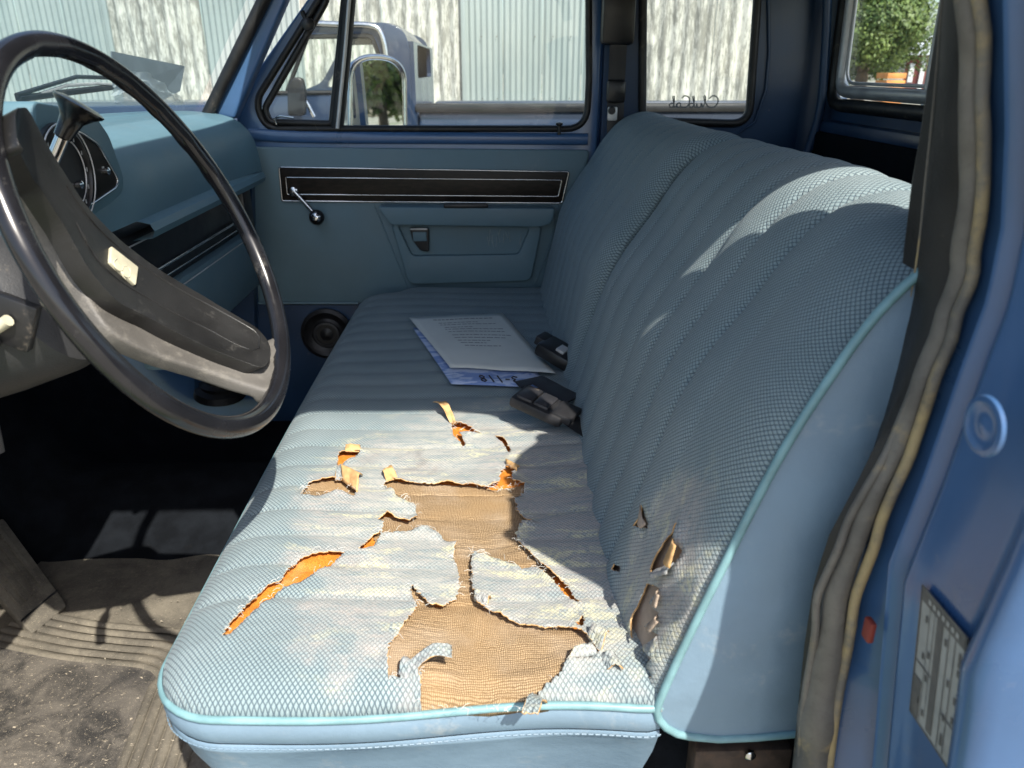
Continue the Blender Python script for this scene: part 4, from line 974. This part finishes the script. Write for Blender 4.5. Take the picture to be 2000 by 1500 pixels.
BT = [[(1255, 985), (1262, 1008), (1272, 1032), (1258, 1030), (1245, 1028), (1250, 1005)],
      [(1332, 1018), (1328, 1050), (1336, 1075), (1322, 1100), (1300, 1110), (1276, 1118), (1288, 1085), (1308, 1048)],
      [(1264, 1138), (1292, 1148), (1274, 1178), (1288, 1198), (1264, 1222), (1288, 1240), (1266, 1264), (1284, 1288), (1264, 1300), (1276, 1322), (1252, 1334), (1240, 1290), (1232, 1240), (1244, 1185)],
      [(1205, 1100), (1214, 1108), (1210, 1118), (1200, 1112)]]
def backrest(name, kw, tears, mat, ystep):
    ya, yb = kw['ya'], kw['yb']; te = TT + .16
    tp = [ragged(bpx(t, kw), .004, .0014, 20 + i) for i, t in enumerate(tears)]
    out = [(y, 0.) for y in np.linspace(ya, yb, 60)] + [(yb, t) for t in np.linspace(0, te, 60)[1:]] + [(y, te) for y in np.linspace(yb, ya, 60)[1:]] + [(ya, t) for t in np.linspace(te, 0, 60)[1:-1]]
    g = gridpts(ya + .003, yb - .003, .004, te - .003, ystep)
    if tp: g = g[np.min([segdist(g, t) for t in tp], axis=0) > .002]
    V2, T = cdt(out, tp, g); V3 = bk(V2, **kw)
    if tp:
        d = np.min([segdist(V2, t) for t in tp], axis=0); k_ = .007 * np.exp(-d / .012) * np.clip(.4 + fbm(V2[:, 0], V2[:, 1], 40), 0, 1.2)
        V3[:, 0] -= k_
    T = T[:, ::-1]
    a, b, c_ = V3[T[:, 0]], V3[T[:, 1]], V3[T[:, 2]]; nn = np.cross(b - a, c_ - a)
    if nn[:, 0].mean() > 0: T = T[:, ::-1]
    o = obj(name, V3, T, [mat, M['flapback']], seat, 180, np.column_stack([V2[:, 0] + .2, V2[:, 1] + .4]))
    s_ = o.modifiers.new('t', 'SOLIDIFY'); s_.thickness = .002; s_.offset = -1; s_.material_offset = 1; s_.material_offset_rim = 1
    return o, tp
b1, btp = backrest('backrest_cover', NB, BT, M['clothb'], .0062)
b2, _ = backrest('backrest_cover', FBk, [], M['clothb'], .009)
M['backing'] = pmat('brown_backing_cloth', (.34, .265, .20), .85, 0, .2, 30, (.45, .38, .29), .25, 40, grain=.8, gscale=500)
gu = surf('backrest_lining', 40, 30, lambda u, v: bk([.612 + u * .22, .01 + v * .34], **NB)[0] + np.array([.007 - .012 * 0, .002, 0]), M['backing'], seat)
# end panels of both sections, with piping
def endpanel(y, d, mat, name, sx=0.):
    tq = np.linspace(0, PRA[-1], 90); xs = np.interp(tq, PRA, PRS[:, 0]); zs = np.interp(tq, PRA, PRS[:, 1]); k_ = sstep(.1, .45, np.minimum(tq, 2 * TT - tq)); xs = xs + sx * k_; zs = zs - .3 * sx * k_; c = np.array([xs.mean(), zs.mean()])
    V = []; R_ = 7
    for r_ in range(R_ + 1):
        s = 1 - r_ / R_
        for i in range(len(tq)):
            bul = d * (1 - s ** 3) * .016
            V.append((c[0] + (xs[i] - c[0]) * s, y + bul + .0015 * noise.noise(Vector((xs[i] * 30 * s, zs[i] * 30 * s, y))), c[1] + (zs[i] - c[1]) * s))
    n = len(tq); Fq = [(r_ * n + i, r_ * n + (i + 1) % n, (r_ + 1) * n + (i + 1) % n, (r_ + 1) * n + i) for r_ in range(R_) for i in range(n)]
    if d > 0: Fq = [f_[::-1] for f_ in Fq]
    return obj(name, V, Fq, mat, seat, 180)
endpanel(.600, -1, M['vinyl'], 'backrest_end_panel'); endpanel(1.374, 1, M['vinyl'], 'backrest_end_panel', .026); endpanel(1.382, -1, M['clothb'], 'backrest_end_panel', .004); endpanel(2.122, 1, M['vinyl'], 'backrest_end_panel')
for y in (.599,):
    tube('backrest_piping', [(a, y, b) for a, b in PRS[::3]] + [(.36, y, -.642), (.32, y, -.647), (.275, y, -.651)], .0043 if y < 1 else .004, M['piping'] if y < 1 else M['vinyl'], seat, 10, True)
obj('backrest_rear', [(.44, .63, -.66), (.44, 2.11, -.66), (.482, 2.11, -.19), (.482, .63, -.19)], [(0, 1, 2, 3)], M['vinyl'], seat)
def bflap(pxs, lift, mats):
    q = bpx(pxs, NB); q3 = bk(q, **NB); n = 8; V = []
    for i in range(n + 1):
        for j in range(n + 1):
            u, v = i / n, j / n; p = (q3[0] * (1 - u) + q3[1] * u) * (1 - v) + (q3[3] * (1 - u) + q3[2] * u) * v
            V.append(p + np.array([-lift * math.sin(v * 1.9) - .0015, -.3 * lift * v, .002 * noise.noise(Vector((u * 6, v * 4, 2)))]))
    W = n + 1; Fq = [(i * W + j, (i + 1) * W + j, (i + 1) * W + j + 1, i * W + j + 1) for i in range(n) for j in range(n)]
    o = obj('torn_flap', V, Fq, mats, seat, 180); s_ = o.modifiers.new('t', 'SOLIDIFY'); s_.thickness = .0015; return o
bflap([(1322, 1044), (1300, 1092), (1326, 1106), (1338, 1062)], .010, M['flapback'])
bflap([(1280, 1116), (1322, 1100), (1320, 1118), (1288, 1128)], .008, M['clothb'])
bflap([(1288, 1150), (1276, 1178), (1296, 1184), (1302, 1160)], .008, M['backing'])
bflap([(1286, 1200), (1266, 1222), (1284, 1232), (1300, 1212)], .008, M['backing'])
bflap([(1284, 1242), (1268, 1264), (1288, 1272), (1300, 1252)], .008, M['clothb'])
bflap([(1252, 985), (1248, 1018), (1262, 1030), (1272, 1022)], .006, M['backing'])
# bare bracket below the backrest
brk = box('seat_bracket', P(1440, 1490, y=.64), (.11, .03, .07), M['rust'], seat, .004)
lathe('bracket_bolt', [(.006, 0), (.006, .004), (.003, .006)], P(1464, 1472, y=.622), (0, -1, 0), M['chrome'], brk, 12)
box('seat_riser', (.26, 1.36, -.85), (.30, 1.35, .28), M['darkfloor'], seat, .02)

# ================================================================== things on the seat
def lay(pp, off):
    q = topx(pp); return np.column_stack([q, np.full(len(q), 0.)]), off
def sheet(name, pxs, off, mat, label, cat, bend=.004, n=14):
    q = topx(pxs); zmax = max(float(v) for v in cush(np.array([q[0] * (1 - u) * (1 - v) + q[1] * u * (1 - v) + q[2] * u * v + q[3] * (1 - u) * v for u in np.linspace(0, 1, 6) for v in np.linspace(0, 1, 6)])))
    q3 = [np.array([a, b, zmax + off]) for a, b in q]
    def f(u, v, h=0.):
        p = (q3[0] * (1 - u) + q3[1] * u) * (1 - v) + (q3[3] * (1 - u) + q3[2] * u) * v
        return p + np.array([0, 0, bend * (math.sin(u * 3.1 + .3) * math.sin(v * 2.8) + .5 * noise.noise(Vector((u * 3, v * 3, off * 500)))) + h])
    o = surf(name, n, n, f, mat, None, 180); s_ = o.modifiers.new('t', 'SOLIDIFY'); s_.thickness = .0004
    tag(o, label, cat); return o, f
slv, fs = sheet('plastic_sleeve', [(806, 645), (985, 640), (1072, 765), (882, 759)], .004, M['sleeve'], 'glossy blue-white plastic sleeve lying under the typed sheet', 'plastic sleeve', .002)
pap, fp = sheet('paper_sheet', [(799, 629), (981, 622), (1085, 743), (880, 731)], .010, M['paper'], 'typed white paper sheet lying on the seat cushion', 'paper', .004)
mb = MB()
for i, (v, a, b) in enumerate([(.10, .22, .86), (.19, .25, .66), (.24, .25, .84), (.31, .27, .56), (.36, .26, .86), (.42, .27, .85), (.50, .28, .88), (.56, .28, .80), (.62, .29, .62), (.67, .30, .58), (.73, .32, .68)]):
    u = a
    while u < b - .02:
        w = random.uniform(.02, .07); w = min(w, b - u); hh = .012 if i else .018
        mb.add([fp(u, v * .85, .0006), fp(u + w, v * .85, .0006), fp(u + w, v * .85 + hh, .0006), fp(u, v * .85 + hh, .0006)], [(0, 1, 2, 3)]); u += w + .010
mb.build('typed_lines', M['fadedink'], pap, None)
def glyph(strokes, u0, v0, su, sv):
    m = MB()
    for s in strokes: m.add(*g_tube([fs(u0 - a * su, v0 - b * sv, .0012) for a, b in (spline(s, 12) if len(s) > 2 else s)], .0016, 5))
    return m.build('handwriting', M['ink'], slv, None)
G3 = [[(0, .9), (.5, 1), (.8, .75), (.4, .52), (.85, .3), (.5, 0), (0, .1)]]; G1 = [[(.3, 0), (.4, 1)]]; GD = [[(.1, .5), (.7, .5)]]
G8 = [[(.4, .5), (.1, .78), (.45, 1), (.75, .78), (.4, .5), (.05, .25), (.4, 0), (.8, .25), (.4, .5)]]
for i, g_ in enumerate([G3, GD, G1, G1, G8]): glyph(g_, .74 - i * .085, .955, .075, .085)
# seat belt buckles in the crease
b1_ = thing('belt_buckle', tuple(P(1060, 795, z=-.54)), 'large grey seat belt buckle lying at the base of the backrest', 'seat belt buckle')
bc = P(1058, 793, z=-.535); rt = Matrix.Rotation(rad(-28), 3, 'Z') @ Matrix.Rotation(rad(14), 3, 'Y')
R3 = np.array(rt)
def bpos(a, b, c): return bc + R3 @ (np.array([a, b, c]) * .86)
box('buckle_body', bc, (0.0989, 0.0645, 0.0206), M['belt'], b1_, .007, rt)
box('buckle_cover', bpos(-.030, 0, .012), (0.0292, 0.0499, 0.0103), M['buckle'], b1_, .003, rt)
box('buckle_button', bpos(.006, 0, .012), (0.0275, 0.0482, 0.0095), M['buckle'], b1_, .003, rt)
box('buckle_tail', bpos(.052, 0, .008), (0.0378, 0.0533, 0.0138), M['belt'], b1_, .003, rt)
tube('webbing', [bpos(.06, 0, .0), bpos(.11, .0, -.01), bpos(.16, .01, -.03)], .024, M['belt'], b1_, 8, flat=.12)
st2 = tube('belt_strap', [P(1012, 752, z=-.545), P(1050, 742, z=-.54), P(1120, 780, z=-.55)], .020, M['belt'], b1_, 8, flat=.12)
b2_ = thing('belt_buckle', tuple(P(1080, 690, z=-.54)), 'small black seat belt buckle beside the paper sheet', 'seat belt buckle')
bc2 = P(1092, 690, z=-.535); rt2 = Matrix.Rotation(rad(-32), 3, 'Z') @ Matrix.Rotation(rad(20), 3, 'Y'); R32 = np.array(rt2)
box('buckle_body', bc2, (.085, .070, .030), M['black'], b2_, .010, rt2)
box('buckle_button', bc2 + R32 @ np.array([.008, -.012, .018]), (.018, .028, .006), M['alu'], b2_, .001, rt2)
box('buckle_latch', bc2 + R32 @ np.array([-.042, .010, .004]), (.03, .04, .02), M['belt'], b2_, .004, rt2)
tube('webbing', [bc2 + R32 @ np.array([.05, 0, 0]), bc2 + R32 @ np.array([.12, .01, -.03])], .022, M['belt'], b2_, 8, flat=.15)

# ================================================================== outside: barn wall, parked pickup, trees, red barn
BY = 9.0
bx = lambda px: P(px, 60, y=BY)[0]
barn = thing('metal_barn', (-2, BY, GZ), 'long barn of pale corrugated sheets and peeling whitewashed sheets beyond the truck', 'barn')
def corr(x0, x1, amp, wl_, n):
    xs = np.linspace(x0, x1, n); V = []
    for x in xs: V += [(x, BY - amp * math.sin(2 * math.pi * x / wl_), GZ), (x, BY - amp * math.sin(2 * math.pi * x / wl_), 3.2)]
    return V, [(2 * i, 2 * i + 2, 2 * i + 3, 2 * i + 1) for i in range(n - 1)]
zones = [(-9.5, bx(215), 'sheet'), (bx(215), bx(398), 'peel'), (bx(398), bx(590), 'sheet'), (bx(590), bx(905), 'peel'), (bx(905), bx(1215), 'sheet'), (bx(1215), 3.45, 'peel')]
for za, zb, kd in zones:
    w = .47 if kd == 'sheet' else .9; n = max(1, round((zb - za) / w)); w = (zb - za) / n
    for i in range(n):
        x0 = za + i * w; x1 = x0 + w - .006
        V, Fq = corr(x0, x1, .011 if kd == 'sheet' else .018, .062 if kd == 'sheet' else .125, int(w / .062 * 8) if kd == 'sheet' else int(w / .125 * 10))
        dy = random.uniform(-.012, .012); V = [(a, b + dy, c) for a, b, c in V]
        obj('metal_sheet' if kd == 'sheet' else 'peeling_sheet', V, Fq, M[kd], barn, 60)
for px in (215, 905, 1215):
    box('corner_trim', (bx(px), BY - .03, .8), (.05, .04, 4.8), M['sheet'], barn, .006)
obj('barn_end', [(3.45, BY, GZ), (3.45, BY + 14, GZ), (3.45, BY + 14, 3.2), (3.45, BY, 3.2)], [(0, 1, 2, 3)], M['sheet'], barn)
nl = MB()
for px in (970, 1045, 1115, 940, 1080):
    for zz in (.32, -.3): nl.add(*g_box((bx(px), BY - .018, zz), (.010, .010, .010)))
o = nl.build('roofing_nails', M['rust'], barn, None); o['kind'] = 'stuff'

# parked pickup, side on, nose to the left
TY = 4.6
tk = thing('parked_pickup', (-.3, TY + .8, GZ), 'dark blue parked pickup seen through the passenger window', 'pickup truck')
tx = lambda pp, Y=TY: XZ(pp, Y)
cabo = tx([(470, 300), (474, 190), (520, 170), (585, 42), (760, 44), (788, 58), (800, 92), (806, 300)])
win = roundpoly(tx([(536, 172), (592, 72), (726, 70), (740, 108), (745, 180), (536, 182)]), .03, 4)
far_ = lambda L: [(a + .02, b) for a, b in L]
plate('cab_side', roundpoly(cabo, [.0, .03, .05, .1, .05, .06, .1, 0], 5), [win], onY(TY), .05, M['truckpaint'], tk, bevel=.012)
plate('cab_side', roundpoly(cabo, [.0, .03, .05, .1, .05, .06, .1, 0], 5), [win], onY(TY + 1.55), .05, M['truckpaint'], tk)
c585, c760, c800 = tx([(585, 42), (760, 44), (800, 92)])
surf('cab_roof', 8, 8, lambda u, v: (c585[0] + u * (c800[0] - c585[0]), TY + .01 + v * 1.58, c585[1] - .008 + .03 * math.sin(math.pi * v) - .55 * max(0, u - .8)), M['truckpaint'], tk)
rwx = c800[0] - .01
plate('cab_rear', [(TY + .02, -1.0), (TY + 1.58, -1.0), (TY + 1.58, c800[1] + .03), (TY + .02, c800[1] + .03)], [roundpoly([(TY + .22, -.05), (TY + 1.38, -.05), (TY + 1.34, .13), (TY + .26, .13)], .05, 3)], onX(rwx), .03, M['truckpaint'], tk)
g1 = obj('side_window', [(a, TY + .03, b) for a, b in win], [tuple(range(len(win)))], M['glass'], tk)
tube('window_seal', [(a, TY + .0, b) for a, b in win], .012, M['rubber'], g1, 6, True)
tube('drip_rail', [(a, TY - .015, b) for a, b in spline(tx([(520, 160), (590, 50), (613, 46), (662, 48), (723, 50), (745, 65), (755, 112), (758, 175)]), 40)], .016, M['chrome'], tk, 8)
tube('vent_post', [(a, TY + .01, b) for a, b in tx([(560, 178), (600, 72)])], .012, M['black'], tk, 6)
box('truck_seat', (-.62, TY + .8, -.25), (.22, 1.4, .5), M['card'], tk, .05)
box('bed_side', (.95, TY + .08, -.55), (2.7, .08, .66), M['truckpaint'], tk, .03)
box('bed_rail', (.95, TY + .07, -.205), (2.72, .13, .045), M['black'], tk, .012)
box('bed_side', (.95, TY + 1.55, -.55), (2.7, .08, .66), M['truckpaint'], tk, .03)
box('front_wing', (-1.95, TY + .3, -.55), (1.3, .55, .75), M['truckpaint'], tk, .08)
box('lower_body', (.05, TY + .78, -.85), (4.6, 1.5, .3), M['truckpaint'], tk, .06)
for wx in (-1.8, 1.15):
    wh = lathe('wheel', [(.38, -.11), (.40, -.08), (.40, .08), (.38, .11), (.24, .115), (.22, .09)], (wx, TY + .14, GZ + .40), (0, -1, 0), M['rubber'], tk, 32)
    lathe('wheel_rim', [(.22, .09), (.20, .05), (.08, .07), (.05, .11)], (wx, TY + .14, GZ + .40), (0, -1, 0), M['alu'], wh, 24)
om = plate('door_mirror', roundpoly(tx([(563, 165), (574, 150), (592, 152), (598, 180), (597, 226), (564, 226)], TY - .15), .02, 3), [], onY(TY - .18), .06, M['black'], tk, bevel=.01)
tube('mirror_arm', [(a, TY - .12, b) for a, b in tx([(592, 188), (602, 205), (614, 228)], TY - .12)], .012, M['chrome'], om, 8)
lathe('round_mirror', [(.06, 0), (.062, .02), (.05, .04), (.01, .05)], P(683, 226, y=3.6), (0, 1, 0), M['chrome'], om, 24)

def tree(name, base, h, cr, label, n=5200, seed=1, lean=0., low=-.2, ls=(.10, .2)):
    rs = random.Random(seed); root = thing(name, base, label, 'tree', None); b = np.array(base, float)
    tr = MB(); top = b + np.array([lean, 0, h * .75]); tr.add(*g_tube(spline([b, b + (top - b) * .4 + np.array([.1, 0, 0]), top], 12), np.linspace(.28, .06, 12), 8))
    cl = []
    for i in range(15):
        a = rs.uniform(0, 6.28); e = rs.uniform(low, 1.); r_ = cr * rs.uniform(.35, .85)
        c = b + np.array([lean, 0, h * .62]) + np.array([math.cos(a) * math.cos(e) * r_, math.sin(a) * math.cos(e) * r_, math.sin(e) * r_ * 1.15 + rs.uniform(-.5, .3)])
        cl.append((c, cr * rs.uniform(.28, .52))); s0 = b + (top - b) * rs.uniform(.35, .8)
        tr.add(*g_tube([s0, (s0 + c) / 2 + np.array([0, 0, -.1]), c], [.10, .06, .02], 6))
    tr.build('trunk', M['bark'], root)
    V = []; Fq = []
    for i in range(n):
        c, r_ = rs.choice(cl); d = np.array([rs.gauss(0, 1) for _ in range(3)]); d /= np.linalg.norm(d); p = c + d * r_ * rs.random() ** .4
        a = np.array([rs.gauss(0, 1) for _ in range(3)]); a /= np.linalg.norm(a); q = np.cross(a, d); q /= np.linalg.norm(q) + 1e-6; s = rs.uniform(*ls)
        k_ = len(V); V += [p - a * s, p + q * s * .6, p + a * s, p - q * s * .6]; Fq.append((k_, k_ + 1, k_ + 2, k_ + 3))
    obj('crown', V, Fq, M['leaf'], root)
t0 = P(1676, 160, y=30); tree('leafy_tree', (t0[0], 30, GZ), 5.4, 2.0, 'bright green leafy tree in the rear window beside the red barn', 26000, 3, low=-.9, ls=(.04, .10))
t1 = P(1640, 160, y=36); tree('leafy_tree', (t1[0], 34, GZ), 4.8, 3.0, 'dark green tree at the left edge of the rear window', 22000, 5, low=-1., ls=(.05, .11))
for i, (xx, yy) in enumerate([(32, 4.4), (33, .4), (32, -3.4), (38, 1.8)]):
    tree('background_tree', (xx, yy, GZ), 4.4 + i * .4, 2.4, ['nearest', 'second', 'third', 'last'][i] + ' tree reflected in the chrome side mirror', 5000, 11 + i, low=-1.1)
# red barn with pale roof
rbn = thing('red_barn', (P(1800, 165, y=46)[0] + 2, 46, GZ), 'red barn with white trim and pale roof in the rear window', 'barn')
r0 = P(1762, 166, y=46)[0]; ez = P(1762, 104, y=46)[2]; gz_ = ez + 2.2
e1 = np.array([.88, -.47, 0]); e2 = np.array([.47, .88, 0]); bo_ = np.array([r0, 46., 0])
def bw(a, b, z): return tuple(bo_ + e1 * a + e2 * b + np.array([0, 0, z]))
obj('barn_wall', [bw(0, 0, GZ), bw(9, 0, GZ), bw(9, 6, GZ), bw(0, 6, GZ), bw(0, 0, ez), bw(9, 0, ez), bw(9, 6, ez), bw(0, 6, ez)], [(0, 1, 5, 4), (1, 2, 6, 5), (2, 3, 7, 6), (3, 0, 4, 7)], M['redbarn'], rbn)
obj('barn_roof', [bw(-.4, -.4, ez - .1), bw(9.4, -.4, ez - .1), bw(9.4, 3, gz_), bw(2.2, 3, gz_), bw(-.4, 6.4, ez - .1), bw(9.4, 6.4, ez - .1)], [(0, 1, 2, 3), (3, 2, 5, 4), (0, 3, 4)], M['roofgrey'], rbn)
rotb = Matrix.Rotation(math.atan2(-.47, .88), 3, 'Z')
for xx in (.9, 1.5): box('barn_door_trim', bw(xx, -.05, (ez + GZ) / 2 - .1), (.22, .1, ez - GZ - .3), M['white'], rbn, 0, rotb)
box('barn_window', bw(.35, -.05, (ez + GZ) / 2 + .2), (.25, .1, 1.0), M['white'], rbn, 0, rotb)
pz = P(1738, 165, y=27)
pal = thing('pallet_stack', (pz[0], 27, GZ), 'orange timber pallet stack under the tree in the rear window', 'pallets')
ph = P(1738, 141, y=27)[2]
for i in range(6): box('pallet', (pz[0] + random.uniform(-.03, .03), 27, GZ + .3 + i * (ph - GZ - .3) / 5.5), (.62, .8, (ph - GZ) / 9), M['orange'], pal, .01)
# pale van and car that the side mirror shows
for i, (xx, yy, L_, lb_) in enumerate([(24, 2.9, 4.4, 'cream parked van reflected low in the side mirror'), (23, -1.6, 4.0, 'white parked car reflected low in the side mirror')]):
    vn = thing('parked_van' if i == 0 else 'parked_car', (xx, yy, GZ), lb_, 'van' if i == 0 else 'car')
    o = [(-L_ / 2, GZ + .3), (-L_ / 2, GZ + .9), (-L_ / 2 + .9, GZ + 1.0), (-L_ / 2 + 1.5, GZ + 1.75), (L_ / 2 - .5, GZ + 1.75), (L_ / 2, GZ + 1.0), (L_ / 2, GZ + .3)]
    pm = M['cream'] if i == 0 else M['white']
    plate('body', roundpoly([(yy + a, b) for a, b in o], .12, 3), [], onX(xx), 1.6, pm, vn, bevel=.05)
    for a, b in ((-.8, .2), (.3, 1.3)): plate('window', roundpoly([(yy + a, GZ + 1.08), (yy + a + .12, GZ + 1.6), (yy + b, GZ + 1.6), (yy + b, GZ + 1.08)], .05, 2), [], onX(xx - .012), .01, M['black'], vn)
    for a in (-1.3, 1.3): lathe('wheel', [(.32, -.1), (.32, .1), (.18, .1), (.05, .11)], (xx + .05, yy + a, GZ + .32), (-1, 0, 0), M['rubber'], vn, 20)
